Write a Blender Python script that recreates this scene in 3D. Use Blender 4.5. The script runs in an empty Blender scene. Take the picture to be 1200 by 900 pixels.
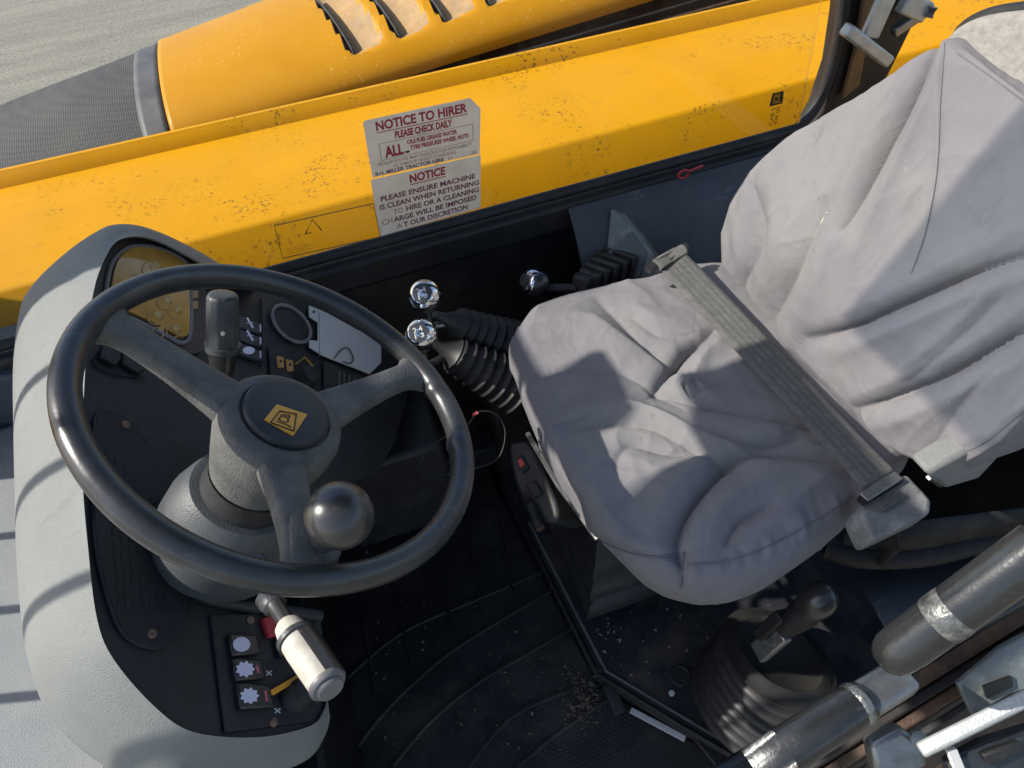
import bpy, bmesh, math, random
import numpy as np
from mathutils import Vector, Matrix, noise
R = math.radians
random.seed(7)
scene = bpy.context.scene
COL = scene.collection

# ------------------------------------------------------------------ camera
FPX = 850.0
_p, _y, _r = R(46), R(12), R(8.5)
CF = np.array([math.cos(_p)*math.sin(_y), math.cos(_p)*math.cos(_y), -math.sin(_p)])
_r0 = np.array([math.cos(_y), -math.sin(_y), 0.0]); _u0 = np.cross(_r0, CF)
CR = _r0*math.cos(_r) - _u0*math.sin(_r)
CU = _u0*math.cos(_r) + _r0*math.sin(_r)
CC = np.array([0.10881, -0.50339, 1.22776])
cam = bpy.data.cameras.new('camera'); camo = bpy.data.objects.new('camera', cam); COL.objects.link(camo)
cam.sensor_width = 36; cam.sensor_fit = 'HORIZONTAL'; cam.lens = FPX/1200*36
cam.clip_start = 0.02; cam.clip_end = 200
camo.matrix_world = Matrix(((CR[0], CU[0], -CF[0], CC[0]), (CR[1], CU[1], -CF[1], CC[1]), (CR[2], CU[2], -CF[2], CC[2]), (0, 0, 0, 1)))
scene.camera = camo

# ------------------------------------------------------------------ light
SUN_EL, SUN_AZ = 42.0, -15.0          # light travels along +X, a little towards -Y
travel = Vector((math.cos(R(SUN_EL))*math.cos(R(SUN_AZ)), math.cos(R(SUN_EL))*math.sin(R(SUN_AZ)), -math.sin(R(SUN_EL))))
world = bpy.data.worlds.new('World'); scene.world = world; world.use_nodes = True
wn = world.node_tree.nodes; wn.clear()
sky = wn.new('ShaderNodeTexSky'); sky.sky_type = 'NISHITA'; sky.sun_disc = False
sky.sun_elevation = R(SUN_EL); sky.sun_rotation = math.atan2(-travel.x, -travel.y)
sky.air_density = 1.0; sky.dust_density = 1.5
bg = wn.new('ShaderNodeBackground'); bg.inputs[1].default_value = 0.15
wo = wn.new('ShaderNodeOutputWorld')
world.node_tree.links.new(sky.outputs[0], bg.inputs[0]); world.node_tree.links.new(bg.outputs[0], wo.inputs[0])
sl = bpy.data.lights.new('sun', 'SUN'); sl.energy = 4.5; sl.angle = R(0.53); sl.color = (1.0, 0.95, 0.87)
so = bpy.data.objects.new('sun', sl); COL.objects.link(so)
so.rotation_euler = travel.to_track_quat('-Z', 'Y').to_euler(); so.location = (-3, 1, 4)
vs = scene.view_settings
scene.display_settings.display_device = 'sRGB'
vs.view_transform = 'Standard'; vs.look = 'None'; vs.exposure = 0.35; vs.gamma = 1.0; vs.use_curve_mapping = False

# ------------------------------------------------------------------ helpers: points
def ray(x, y): return CF + CR*(x-600)/FPX - CU*(y-450)/FPX
def PD(x, y, d): return Vector(CC + ray(x, y)*d)
def PP(x, y, n, o):
    v = ray(x, y); n = np.array(n, float); t = np.dot(np.array(o, float)-CC, n)/np.dot(v, n); return Vector(CC+v*t)
def PZ(x, y, z): return PP(x, y, (0, 0, 1), (0, 0, z))
def PX(x, y, X): return PP(x, y, (1, 0, 0), (X, 0, 0))
def PY(x, y, Y): return PP(x, y, (0, 1, 0), (0, Y, 0))
def V(*a): return Vector(a)
def cat(pts, n, closed=False):
    """Catmull-Rom resample of a list of tuples."""
    P = [np.array(p, float) for p in pts]; m = len(P); out = []
    segs = m if closed else m-1
    for k in range(n):
        t = k/n*segs if closed else k/(n-1)*segs
        i = min(int(t), segs-1); f = t-i
        g = (lambda j: P[j % m]) if closed else (lambda j: P[max(0, min(m-1, j))])
        a, b, c, d = g(i-1), g(i), g(i+1), g(i+2)
        out.append(0.5*((2*b)+(-a+c)*f+(2*a-5*b+4*c-d)*f*f+(-a+3*b-3*c+d)*f**3))
    return out

# ------------------------------------------------------------------ helpers: materials
MATS = {}
def M(name, base, rough=0.6, metal=0.0, var=0.12, vscale=18, bump=0.0, bscale=250, dust=None, spots=None, coat=0.0, spec=0.5, rvar=0.1, weave=None, wear=None):
    if name in MATS: return MATS[name]
    m = bpy.data.materials.new(name); m.use_nodes = True
    nt = m.node_tree; N = nt.nodes; L = nt.links
    b = N['Principled BSDF']
    tc = N.new('ShaderNodeTexCoord')
    n1 = N.new('ShaderNodeTexNoise'); n1.inputs['Scale'].default_value = vscale; n1.inputs['Detail'].default_value = 6; n1.inputs['Roughness'].default_value = 0.65
    L.new(tc.outputs['Object'], n1.inputs['Vector'])
    cr = N.new('ShaderNodeValToRGB')
    lo = [max(0, c*(1-var)) for c in base]+[1]; hi = [min(1, c*(1+var)) for c in base]+[1]
    cr.color_ramp.elements[0].color = lo; cr.color_ramp.elements[0].position = 0.3
    cr.color_ramp.elements[1].color = hi; cr.color_ramp.elements[1].position = 0.7
    L.new(n1.outputs[0], cr.inputs[0]); col = cr.outputs[0]
    def mix(fac, c1, c2):
        x = N.new('ShaderNodeMix'); x.data_type = 'RGBA'
        L.new(fac, x.inputs[0]); L.new(c1, x.inputs[6])
        if isinstance(c2, tuple): x.inputs[7].default_value = (*c2, 1)
        else: L.new(c2, x.inputs[7])
        return x.outputs[2]
    def noise_mask(scale, lo_, hi_, detail=5, vec=None):
        n = N.new('ShaderNodeTexNoise'); n.inputs['Scale'].default_value = scale; n.inputs['Detail'].default_value = detail; n.inputs['Roughness'].default_value = 0.7
        L.new(vec or tc.outputs['Object'], n.inputs['Vector'])
        r = N.new('ShaderNodeMapRange'); r.inputs[1].default_value = lo_; r.inputs[2].default_value = hi_
        L.new(n.outputs[0], r.inputs[0]); return r.outputs[0]
    def mul(a, c):
        x = N.new('ShaderNodeMath'); x.operation = 'MULTIPLY'; L.new(a, x.inputs[0])
        if isinstance(c, (int, float)): x.inputs[1].default_value = c
        else: L.new(c, x.inputs[1])
        return x.outputs[0]
    rgh = None
    if dust:            # (colour, amount, scale, lo, hi)
        dc, da, ds, dl, dh = dust
        mk = mul(noise_mask(ds, dl, dh), da)
        col = mix(mk, col, dc)
    if wear:            # light scuffs: stretched fine noise
        wc, wa, ws = wear
        mp = N.new('ShaderNodeMapping'); mp.inputs['Scale'].default_value = (1, 4, 1); mp.inputs['Rotation'].default_value = (0.3, 0.2, 0.5)
        L.new(tc.outputs['Object'], mp.inputs[0])
        col = mix(mul(noise_mask(ws, 0.60, 0.70, 8, mp.outputs[0]), wa), col, wc)
    for sp_ in ([] if not spots else spots if isinstance(spots, list) else [spots]):   # (colour, voronoi scale, size, cluster scale, cluster lo, cluster hi, amount)
        sc, vsz, size, cs, cl, ch, am = sp_
        vo = N.new('ShaderNodeTexVoronoi'); vo.inputs['Scale'].default_value = vsz; vo.inputs['Randomness'].default_value = 1.0
        nn = N.new('ShaderNodeTexNoise'); nn.inputs['Scale'].default_value = vsz*1.2
        mv = N.new('ShaderNodeMix'); mv.data_type = 'VECTOR'; mv.inputs[0].default_value = 0.012
        L.new(tc.outputs['Object'], nn.inputs['Vector']); L.new(tc.outputs['Object'], mv.inputs[4]); L.new(nn.outputs[1], mv.inputs[5])
        L.new(mv.outputs[1], vo.inputs['Vector'])
        r = N.new('ShaderNodeMapRange'); r.inputs[1].default_value = size; r.inputs[2].default_value = size*0.55
        L.new(vo.outputs[0], r.inputs[0])
        mk = mul(mul(r.outputs[0], noise_mask(cs, cl, ch)), am)
        col = mix(mk, col, sc)
    L.new(col, b.inputs['Base Color'])
    b.inputs['Metallic'].default_value = metal
    b.inputs['Coat Weight'].default_value = coat; b.inputs['Coat Roughness'].default_value = 0.15
    b.inputs['Specular IOR Level'].default_value = spec
    rr = N.new('ShaderNodeMapRange'); rr.inputs[3].default_value = max(0.02, rough-rvar); rr.inputs[4].default_value = min(1, rough+rvar)
    n3 = N.new('ShaderNodeTexNoise'); n3.inputs['Scale'].default_value = vscale*2.3; n3.inputs['Detail'].default_value = 7
    L.new(tc.outputs['Object'], n3.inputs['Vector']); L.new(n3.outputs[0], rr.inputs[0]); L.new(rr.outputs[0], b.inputs['Roughness'])
    nrm = None
    if bump > 0:
        n2 = N.new('ShaderNodeTexNoise'); n2.inputs['Scale'].default_value = bscale; n2.inputs['Detail'].default_value = 4
        L.new(tc.outputs['Object'], n2.inputs['Vector'])
        bp = N.new('ShaderNodeBump'); bp.inputs['Strength'].default_value = bump; bp.inputs['Distance'].default_value = 0.002
        L.new(n2.outputs[0], bp.inputs['Height']); nrm = bp.outputs[0]
    if weave:           # (scale, strength, rotation)
        mp = N.new('ShaderNodeMapping'); mp.inputs['Rotation'].default_value = weave[2]
        L.new(tc.outputs['Object'], mp.inputs[0])
        w1 = N.new('ShaderNodeTexWave'); w1.inputs['Scale'].default_value = weave[0]; w1.bands_direction = 'X'; w1.inputs['Distortion'].default_value = 1.0
        w2 = N.new('ShaderNodeTexWave'); w2.inputs['Scale'].default_value = weave[0]; w2.bands_direction = 'Y'; w2.inputs['Distortion'].default_value = 1.0
        L.new(mp.outputs[0], w1.inputs[0]); L.new(mp.outputs[0], w2.inputs[0])
        ad = N.new('ShaderNodeMath'); ad.operation = 'ADD'; L.new(w1.outputs[1], ad.inputs[0]); L.new(w2.outputs[1], ad.inputs[1])
        bp = N.new('ShaderNodeBump'); bp.inputs['Strength'].default_value = weave[1]; bp.inputs['Distance'].default_value = 0.001
        L.new(ad.outputs[0], bp.inputs['Height'])
        if nrm: L.new(nrm, bp.inputs['Normal'])
        nrm = bp.outputs[0]
    if nrm: L.new(nrm, b.inputs['Normal'])
    MATS[name] = m; return m

DUST = (0.30, 0.27, 0.22)
YEL = M('yellow_paint', (0.63, 0.282, 0.002), 0.50, var=0.07, vscale=5, bump=0.06, bscale=120, coat=0.0, spec=0.12,
        dust=((0.58, 0.285, 0.006), 0.6, 3, 0.40, 0.7), spots=[((0.13, 0.06, 0.02), 95, 0.36, 6, 0.53, 0.62, 0.85), ((0.20, 0.09, 0.02), 170, 0.24, 3, 0.42, 0.70, 0.8), ((0.30, 0.16, 0.05), 30, 0.10, 2, 0.45, 0.6, 0.8)], wear=((0.47, 0.22, 0.012), 0.7, 9))
YELB = M('yellow_bonnet', (0.55, 0.240, 0.003), 0.42, var=0.07, vscale=4, coat=0.03, bump=0.05, bscale=60, spec=0.2,
         dust=((0.52, 0.24, 0.006), 0.5, 4, 0.45, 0.7), spots=((0.75, 0.50, 0.18), 55, 0.17, 4, 0.46, 0.6, 0.8))
BLACKP = M('black_plastic', (0.018, 0.018, 0.019), 0.55, var=0.3, vscale=40, bump=0.25, bscale=600, dust=((0.10, 0.09, 0.08), 0.35, 14, 0.5, 0.75))
FACEP = M('dash_face_plastic', (0.022, 0.022, 0.024), 0.5, var=0.25, vscale=25, bump=0.3, bscale=700, dust=((0.09, 0.08, 0.07), 0.3, 9, 0.5, 0.8))
SHELL = M('dash_shell_plastic', (0.205, 0.216, 0.207), 0.60, var=0.05, vscale=14, bump=0.6, bscale=800, spec=0.45,
          dust=((0.27, 0.275, 0.255), 0.5, 5, 0.40, 0.75), wear=((0.12, 0.12, 0.112), 0.4, 16), spots=((0.03, 0.025, 0.02), 60, 0.10, 7, 0.60, 0.68, 0.8))
LEDGE = M('ledge_plastic', (0.205, 0.218, 0.222), 0.65, var=0.06, vscale=12, bump=0.7, bscale=700, dust=((0.25, 0.25, 0.245), 0.5, 6, 0.4, 0.75))
RUBBER = M('black_rubber', (0.016, 0.016, 0.017), 0.6, var=0.3, vscale=30, bump=0.15, bscale=350, dust=((0.12, 0.11, 0.09), 0.35, 16, 0.5, 0.8))
RIMM = M('worn_rim_plastic', (0.036, 0.037, 0.038), 0.30, var=0.3, vscale=30, bump=0.05, bscale=300, rvar=0.12, spec=0.6, wear=((0.13, 0.125, 0.115), 0.6, 30))
SPOKE = M('spoke_plastic', (0.095, 0.095, 0.092), 0.6, var=0.2, vscale=40, bump=0.6, bscale=450, dust=((0.24, 0.23, 0.20), 0.45, 35, 0.45, 0.75))
CAPM = M('hub_cap_plastic', (0.030, 0.032, 0.036), 0.5, var=0.1, bump=0.2, bscale=700)
COLM = M('column_plastic', (0.066, 0.071, 0.074), 0.5, var=0.2, bump=0.3, bscale=500, dust=((0.16, 0.15, 0.13), 0.4, 20, 0.5, 0.8))
FAB = M('seat_cover_cloth', (0.208, 0.199, 0.210), 0.92, var=0.09, vscale=7, spec=0.2, dust=((0.285, 0.275, 0.25), 0.6, 5, 0.42, 0.68), weave=(380, 0.30, (0.2, 0.1, 0.5)), bump=0.30, bscale=80, wear=((0.150, 0.145, 0.148), 0.55, 7), spots=[((0.12, 0.115, 0.11), 40, 0.15, 5, 0.50, 0.7, 0.6), ((0.42, 0.41, 0.38), 120, 0.16, 6, 0.5, 0.7, 0.5)])
FELT = M('headrest_felt', (0.29, 0.275, 0.25), 0.95, var=0.2, vscale=120, bump=0.7, bscale=260, spec=0.1, dust=((0.20, 0.15, 0.13), 0.4, 9, 0.58, 0.75))
WEB = M('belt_webbing', (0.195, 0.192, 0.178), 0.85, var=0.2, vscale=150, weave=(300, 0.8, (0, 0, 0.8)), bump=0.3, bscale=300, dust=((0.34, 0.33, 0.30), 0.5, 60, 0.45, 0.7))
WEBD = M('belt_stripe', (0.165, 0.162, 0.152), 0.85, var=0.2, vscale=150, weave=(300, 0.8, (0, 0, 0.8)))
CHROME = M('chrome', (0.82, 0.83, 0.85), 0.10, 1.0, var=0.04, rvar=0.05)
STEEL = M('worn_steel', (0.30, 0.305, 0.295), 0.42, 0.85, var=0.25, vscale=35, bump=0.3, bscale=300, dust=((0.28, 0.27, 0.24), 0.5, 22, 0.48, 0.7))
GALV = M('zinc_latch', (0.50, 0.52, 0.50), 0.5, 0.5, var=0.15, vscale=40, bump=0.3, bscale=400)
KNOBM = M('knob_gloss_black', (0.035, 0.034, 0.032), 0.30, var=0.2, rvar=0.08, spec=0.7, coat=0.15, wear=((0.15, 0.145, 0.13), 0.6, 34))
TUBEM = M('handrail_black', (0.042, 0.044, 0.045), 0.22, 0.5, var=0.25, vscale=20, bump=0.15, bscale=150, spec=0.8, rvar=0.14, dust=((0.14, 0.14, 0.13), 0.4, 22, 0.60, 0.74), wear=((0.20, 0.20, 0.19), 0.35, 40))
MATM = M('rubber_mat', (0.022, 0.021, 0.021), 0.6, var=0.4, vscale=22, bump=0.3, bscale=300, dust=((0.12, 0.098, 0.072), 0.6, 6, 0.48, 0.74), spots=((0.25, 0.20, 0.15), 160, 0.16, 9, 0.56, 0.66, 0.6))
NAVY = M('navy_panel', (0.050, 0.058, 0.070), 0.5, var=0.15, vscale=12, bump=0.1, bscale=200, wear=((0.18, 0.19, 0.2), 0.5, 18), dust=((0.12, 0.12, 0.12), 0.3, 10, 0.5, 0.75))
DARKM = M('cab_dark_metal', (0.012, 0.0115, 0.012), 0.55, var=0.4, vscale=16, bump=0.15, bscale=200, dust=((0.07, 0.045, 0.03), 0.4, 8, 0.52, 0.72))
PLATF = M('platform_paint', (0.017, 0.018, 0.022), 0.5, var=0.4, vscale=14, bump=0.2, bscale=220, dust=((0.12, 0.10, 0.085), 0.6, 8, 0.50, 0.72), spots=((0.40, 0.28, 0.22), 45, 0.22, 6, 0.58, 0.64, 0.8))
BROWN = M('rusty_rail', (0.075, 0.045, 0.030), 0.55, 0.2, var=0.4, vscale=30, bump=0.3, bscale=250, dust=((0.16, 0.10, 0.06), 0.5, 15, 0.45, 0.7))
GREYB = M('grey_bracket', (0.17, 0.19, 0.183), 0.5, 0.2, var=0.25, vscale=30, bump=0.2, bscale=250, dust=((0.42, 0.43, 0.41), 0.6, 20, 0.5, 0.7))
CREAM = M('cream_grip', (0.50, 0.47, 0.40), 0.55, var=0.15, vscale=50, bump=0.25, bscale=200, dust=((0.25, 0.22, 0.17), 0.5, 40, 0.5, 0.72))
WHITE = M('white_plate', (0.62, 0.61, 0.58), 0.6, var=0.06, vscale=30, dust=((0.42, 0.40, 0.36), 0.4, 30, 0.5, 0.75))
PAPER = M('sticker_white', (0.86, 0.86, 0.82), 0.5, var=0.05, vscale=30, dust=((0.62, 0.61, 0.55), 0.4, 25, 0.5, 0.75))
def translucent(m, k):
    N = m.node_tree.nodes; L = m.node_tree.links; b = N['Principled BSDF']; o = N['Material Output']
    t = N.new('ShaderNodeBsdfTranslucent'); x = N.new('ShaderNodeMixShader'); x.inputs[0].default_value = k
    src = b.inputs['Base Color'].links[0].from_socket; L.new(src, t.inputs[0])
    L.new(b.outputs[0], x.inputs[1]); L.new(t.outputs[0], x.inputs[2]); L.new(x.outputs[0], o.inputs[0])
translucent(PAPER, 0.80)
RED = M('red_print', (0.40, 0.030, 0.045), 0.6, var=0.1)
REDF = M('faded_red_print', (0.42, 0.22, 0.21), 0.6, var=0.1)
PURP = M('maroon_print', (0.20, 0.05, 0.09), 0.6, var=0.1)
REDP = M('red_plastic', (0.45, 0.03, 0.04), 0.4, var=0.15)
ORANGE = M('orange_plastic', (0.80, 0.33, 0.02), 0.45, var=0.1)
BADGE = M('badge_amber', (0.78, 0.36, 0.03), 0.4, var=0.05, coat=0.4)
BLACKI = M('black_print', (0.012, 0.012, 0.012), 0.5)
ICON = M('icon_lilac', (0.74, 0.70, 0.86), 0.5, var=0.05)
LENSM = M('cluster_lens', (0.60, 0.32, 0.06), 0.10, var=0.25, vscale=18, coat=1.0, rvar=0.03, spec=0.7)  # amber base colour carries the yellow boom's reflection in the lens
DIALM = M('gauge_print', (0.55, 0.36, 0.14), 0.4, var=0.2)
TRIM = M('grey_trim', (0.20, 0.185, 0.19), 0.45, var=0.15)
BROWNP = M('cluster_surround', (0.060, 0.045, 0.040), 0.5, var=0.3, vscale=30, bump=0.2, bscale=400)

GLASS = bpy.data.materials.new('window_glass'); GLASS.use_nodes = True
_n = GLASS.node_tree.nodes; _l = GLASS.node_tree.links; _n.clear()
_o = _n.new('ShaderNodeOutputMaterial'); _mx = _n.new('ShaderNodeMixShader'); _t = _n.new('ShaderNodeBsdfTransparent'); _g = _n.new('ShaderNodeBsdfGlossy')
_fr = _n.new('ShaderNodeFresnel'); _fr.inputs[0].default_value = 1.22; _g.inputs['Roughness'].default_value = 0.02; _t.inputs[0].default_value = (0.97, 0.985, 0.975, 1)
_l.new(_fr.outputs[0], _mx.inputs[0]); _l.new(_t.outputs[0], _mx.inputs[1]); _l.new(_g.outputs[0], _mx.inputs[2]); _l.new(_mx.outputs[0], _o.inputs[0])

def perforated(name, base, hole, scale):
    m = bpy.data.materials.new(name); m.use_nodes = True; N = m.node_tree.nodes; L = m.node_tree.links; b = N['Principled BSDF']
    tc = N.new('ShaderNodeTexCoord'); vo = N.new('ShaderNodeTexVoronoi'); vo.inputs['Scale'].default_value = scale; vo.inputs['Randomness'].default_value = 0.15
    L.new(tc.outputs['Object'], vo.inputs['Vector'])
    r = N.new('ShaderNodeValToRGB'); r.color_ramp.elements[0].position = 0.28; r.color_ramp.elements[1].position = 0.45
    r.color_ramp.elements[0].color = (*hole, 1); r.color_ramp.elements[1].color = (*base, 1)
    L.new(vo.outputs[0], r.inputs[0])
    n = N.new('ShaderNodeTexNoise'); n.inputs['Scale'].default_value = 3; n.inputs['Detail'].default_value = 6; L.new(tc.outputs['Object'], n.inputs['Vector'])
    mr = N.new('ShaderNodeMapRange'); mr.inputs[1].default_value = 0.45; mr.inputs[2].default_value = 0.75; mr.inputs[4].default_value = 0.6; L.new(n.outputs[0], mr.inputs[0])
    x = N.new('ShaderNodeMix'); x.data_type = 'RGBA'; L.new(mr.outputs[0], x.inputs[0]); L.new(r.outputs[0], x.inputs[6]); x.inputs[7].default_value = (0.10, 0.09, 0.075, 1)
    L.new(x.outputs[2], b.inputs['Base Color']); b.inputs['Roughness'].default_value = 0.7
    bp = N.new('ShaderNodeBump'); bp.inputs['Strength'].default_value = 0.6; bp.inputs['Distance'].default_value = 0.003
    L.new(vo.outputs[0], bp.inputs['Height']); L.new(bp.outputs[0], b.inputs['Normal'])
    return m
MESHM = perforated('mesh_grille', (0.050, 0.047, 0.047), (0.022, 0.022, 0.022), 150)

def yard():
    m = bpy.data.materials.new('yard_concrete'); m.use_nodes = True; N = m.node_tree.nodes; L = m.node_tree.links; b = N['Principled BSDF']
    tc = N.new('ShaderNodeTexCoord')
    mp = N.new('ShaderNodeMapping'); mp.inputs['Scale'].default_value = (0.35, 2.2, 1); mp.inputs['Rotation'].default_value = (0, 0, R(8)); L.new(tc.outputs['Object'], mp.inputs[0])
    n = N.new('ShaderNodeTexNoise'); n.inputs['Scale'].default_value = 1.6; n.inputs['Detail'].default_value = 10; n.inputs['Roughness'].default_value = 0.75; L.new(mp.outputs[0], n.inputs['Vector'])
    r = N.new('ShaderNodeValToRGB'); e = r.color_ramp.elements
    e[0].position = 0.30; e[0].color = (0.175, 0.162, 0.132, 1); e[1].position = 0.70; e[1].color = (0.285, 0.262, 0.21, 1)
    L.new(n.outputs[0], r.inputs[0])
    n2 = N.new('ShaderNodeTexNoise'); n2.inputs['Scale'].default_value = 38; n2.inputs['Detail'].default_value = 10; n2.inputs['Roughness'].default_value = 0.75; L.new(tc.outputs['Object'], n2.inputs['Vector'])
    x = N.new('ShaderNodeMix'); x.data_type = 'RGBA'; x.blend_type = 'OVERLAY'; x.inputs[0].default_value = 0.9
    r2 = N.new('ShaderNodeMapRange'); r2.inputs[1].default_value = 0.38; r2.inputs[2].default_value = 0.62; r2.inputs[3].default_value = 0.30; r2.inputs[4].default_value = 0.68; L.new(n2.outputs[0], r2.inputs[0])
    L.new(r.outputs[0], x.inputs[6]); L.new(r2.outputs[0], x.inputs[7]); L.new(x.outputs[2], b.inputs['Base Color'])
    b.inputs['Roughness'].default_value = 0.9
    bp = N.new('ShaderNodeBump'); bp.inputs['Strength'].default_value = 0.5; bp.inputs['Distance'].default_value = 0.01; L.new(n2.outputs[0], bp.inputs['Height']); L.new(bp.outputs[0], b.inputs['Normal'])
    return m
YARD = yard()

# ------------------------------------------------------------------ helpers: objects
def thing(name, label, catg, loc=(0, 0, 0), group=None):
    o = bpy.data.objects.new(name, None); COL.objects.link(o); o.location = loc; o.empty_display_size = 0.03
    o['label'] = label; o['category'] = catg; o['kind'] = 'thing'
    if group: o['group'] = group
    return o
def origin(o):
    t = Vector((0, 0, 0))
    while o is not None: t += o.location; o = o.parent if o.type == 'EMPTY' else None
    return t
def obj(name, vf, mat, parent=None, smooth=True, bevel=0, sub=0, solid=0, seg=2, autos=40, label=None, kind=None):
    me = bpy.data.meshes.new(name)
    if isinstance(vf, bmesh.types.BMesh): vf.to_mesh(me); vf.free()
    else: me.from_pydata([tuple(v) for v in vf[0]], [], vf[1]); me.update()
    bm = bmesh.new(); bm.from_mesh(me); bmesh.ops.recalc_face_normals(bm, faces=bm.faces); bm.to_mesh(me); bm.free()
    if smooth:
        for p in me.polygons: p.use_smooth = True
    me.materials.append(mat)
    o = bpy.data.objects.new(name, me); COL.objects.link(o)
    if parent is not None:
        o.parent = parent
        if parent.type == 'EMPTY': o.matrix_parent_inverse = Matrix.Translation(origin(parent)).inverted()
    if solid:
        md = o.modifiers.new('s', 'SOLIDIFY'); md.thickness = solid; md.offset = -1
    if bevel:
        md = o.modifiers.new('b', 'BEVEL'); md.width = bevel; md.segments = seg; md.limit_method = 'ANGLE'; md.angle_limit = R(35); md.harden_normals = False
    if sub:
        md = o.modifiers.new('u', 'SUBSURF'); md.levels = sub; md.render_levels = sub
    if smooth and autos and not sub:
        try: me.set_sharp_from_angle(angle=R(autos))
        except Exception: pass
    if label: o['label'] = label
    if kind: o['kind'] = kind
    return o
def tag(o, label, catg, group=None):
    o['label'] = label; o['category'] = catg
    if group: o['group'] = group
    return o
def structure(o): o['kind'] = 'structure'; return o
def prism(poly, n, h0, h1):
    """poly: list of Vector on a plane, extruded along n from h0 to h1."""
    n = Vector(n).normalized(); k = len(poly)
    v = [p+n*h0 for p in poly]+[p+n*h1 for p in poly]
    f = [tuple(range(k))[::-1], tuple(range(k, 2*k))]+[(i, (i+1) % k, k+(i+1) % k, k+i) for i in range(k)]
    return v, f
def box(c, sx, sy, sz, ax=None):
    c = Vector(c); ax = ax or (V(1, 0, 0), V(0, 1, 0), V(0, 0, 1)); v = []
    for i in (-1, 1):
        for j in (-1, 1):
            for k in (-1, 1): v.append(c+ax[0]*sx/2*i+ax[1]*sy/2*j+ax[2]*sz/2*k)
    return v, [(0, 1, 3, 2), (4, 6, 7, 5), (0, 4, 5, 1), (2, 3, 7, 6), (0, 2, 6, 4), (1, 5, 7, 3)]
def frame(d):
    d = Vector(d).normalized(); a = V(0, 0, 1) if abs(d.z) < 0.9 else V(1, 0, 0)
    x = d.cross(a).normalized(); return x, x.cross(d).normalized(), d
def bar(p, q, w, h, up=None):
    p, q = Vector(p), Vector(q); d = (q-p); x, y, z = frame(d)
    if up is not None:
        x = d.cross(Vector(up)).normalized(); y = x.cross(d).normalized(); z = d.normalized()
    return box((p+q)/2, w, h, d.length, (x, y, z))
def tube(pts, r, n=14, closed=False, cap=True, ell=None):
    P = [Vector(p) for p in pts]; m = len(P); rs = r if isinstance(r, (list, tuple)) else [r]*m
    v = []; f = []; prev = None
    for i in range(m):
        if closed: t = P[(i+1) % m]-P[i-1]
        else: t = P[min(i+1, m-1)]-P[max(i-1, 0)]
        t.normalize()
        if prev is None: x, y, _ = frame(t)
        else:
            x = prev-t*prev.dot(t); x.normalize(); y = t.cross(x)
        prev = x
        for k in range(n):
            a = 2*math.pi*k/n; v.append(P[i]+(x*math.cos(a)+y*math.sin(a))*rs[i])
    for i in range(m if closed else m-1):
        j = (i+1) % m
        for k in range(n): f.append((i*n+k, i*n+(k+1) % n, j*n+(k+1) % n, j*n+k))
    if cap and not closed: f.append(tuple(range(n))[::-1]); f.append(tuple(range((m-1)*n, m*n)))
    return v, f
def lathe(o, d, prof, n=32, sx=1.0, sy=1.0, ref=None):
    """prof: list of (distance along d, radius)."""
    o = Vector(o); x, y, d = frame(d)
    if ref is not None:
        x = (Vector(ref)-d*Vector(ref).dot(d)).normalized(); y = d.cross(x)
    v = []; f = []
    for t, r in prof:
        for k in range(n):
            a = 2*math.pi*k/n; v.append(o+d*t+(x*math.cos(a)*sx+y*math.sin(a)*sy)*r)
    m = len(prof)
    for i in range(m-1):
        for k in range(n): f.append((i*n+k, i*n+(k+1) % n, (i+1)*n+(k+1) % n, (i+1)*n+k))
    f.append(tuple(range(n))[::-1]); f.append(tuple(range((m-1)*n, m*n)))
    return v, f
def ball(c, r, squash=1.0, d=(0, 0, 1), n=28, m=16):
    return lathe(Vector(c)-Vector(d).normalized()*r*squash, d, [(r*squash*(1-math.cos(math.pi*i/m)), max(1e-4, r*math.sin(math.pi*i/m))) for i in range(m+1)], n)
def grid(P, wrap=False):
    """P: rows of equal-length lists of points."""
    R_, C_ = len(P), len(P[0]); v = [p for row in P for p in row]; f = []
    for i in range(R_-1):
        for j in range(C_ if wrap else C_-1):
            k = (j+1) % C_; f.append((i*C_+j, i*C_+k, (i+1)*C_+k, (i+1)*C_+j))
    return v, f
def text_quad(name, s, quad, u0, u1, v0, v1, off, nrm, mat, parent, bold=0.0, squeeze=True):
    """lettering stretched into the box u0..u1, v0..v1 of a quad (bl, br, tr, tl)."""
    cu = bpy.data.curves.new(name, 'FONT'); cu.body = s; cu.size = 1; cu.offset = bold; cu.resolution_u = 3
    to = bpy.data.objects.new(name, cu); COL.objects.link(to)
    dg = bpy.context.evaluated_depsgraph_get(); dg.update()
    me = bpy.data.meshes.new_from_object(to.evaluated_get(dg)); bpy.data.objects.remove(to); bpy.data.curves.remove(cu)
    xs = [v.co.x for v in me.vertices]; ys = [v.co.y for v in me.vertices]
    x0, x1, y0, y1 = min(xs), max(xs), min(ys), max(ys)
    bl, br, tr, tl = [Vector(q) for q in quad]; nrm = Vector(nrm).normalized()
    vs_ = []
    for v in me.vertices:
        u = u0+(v.co.x-x0)/(x1-x0)*(u1-u0); w = v0+(v.co.y-y0)/(y1-y0)*(v1-v0)
        vs_.append((bl*(1-u)+br*u)*(1-w)+(tl*(1-u)+tr*u)*w+nrm*off)
    fs = [tuple(p.vertices) for p in me.polygons]; bpy.data.meshes.remove(me)
    return obj(name, (vs_, fs), mat, parent, smooth=False)
def quad_rect(quad, u0, u1, v0, v1):
    bl, br, tr, tl = [Vector(q) for q in quad]
    g = lambda u, w: (bl*(1-u)+br*u)*(1-w)+(tl*(1-u)+tr*u)*w
    return [g(u0, v0), g(u1, v0), g(u1, v1), g(u0, v1)]

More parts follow.
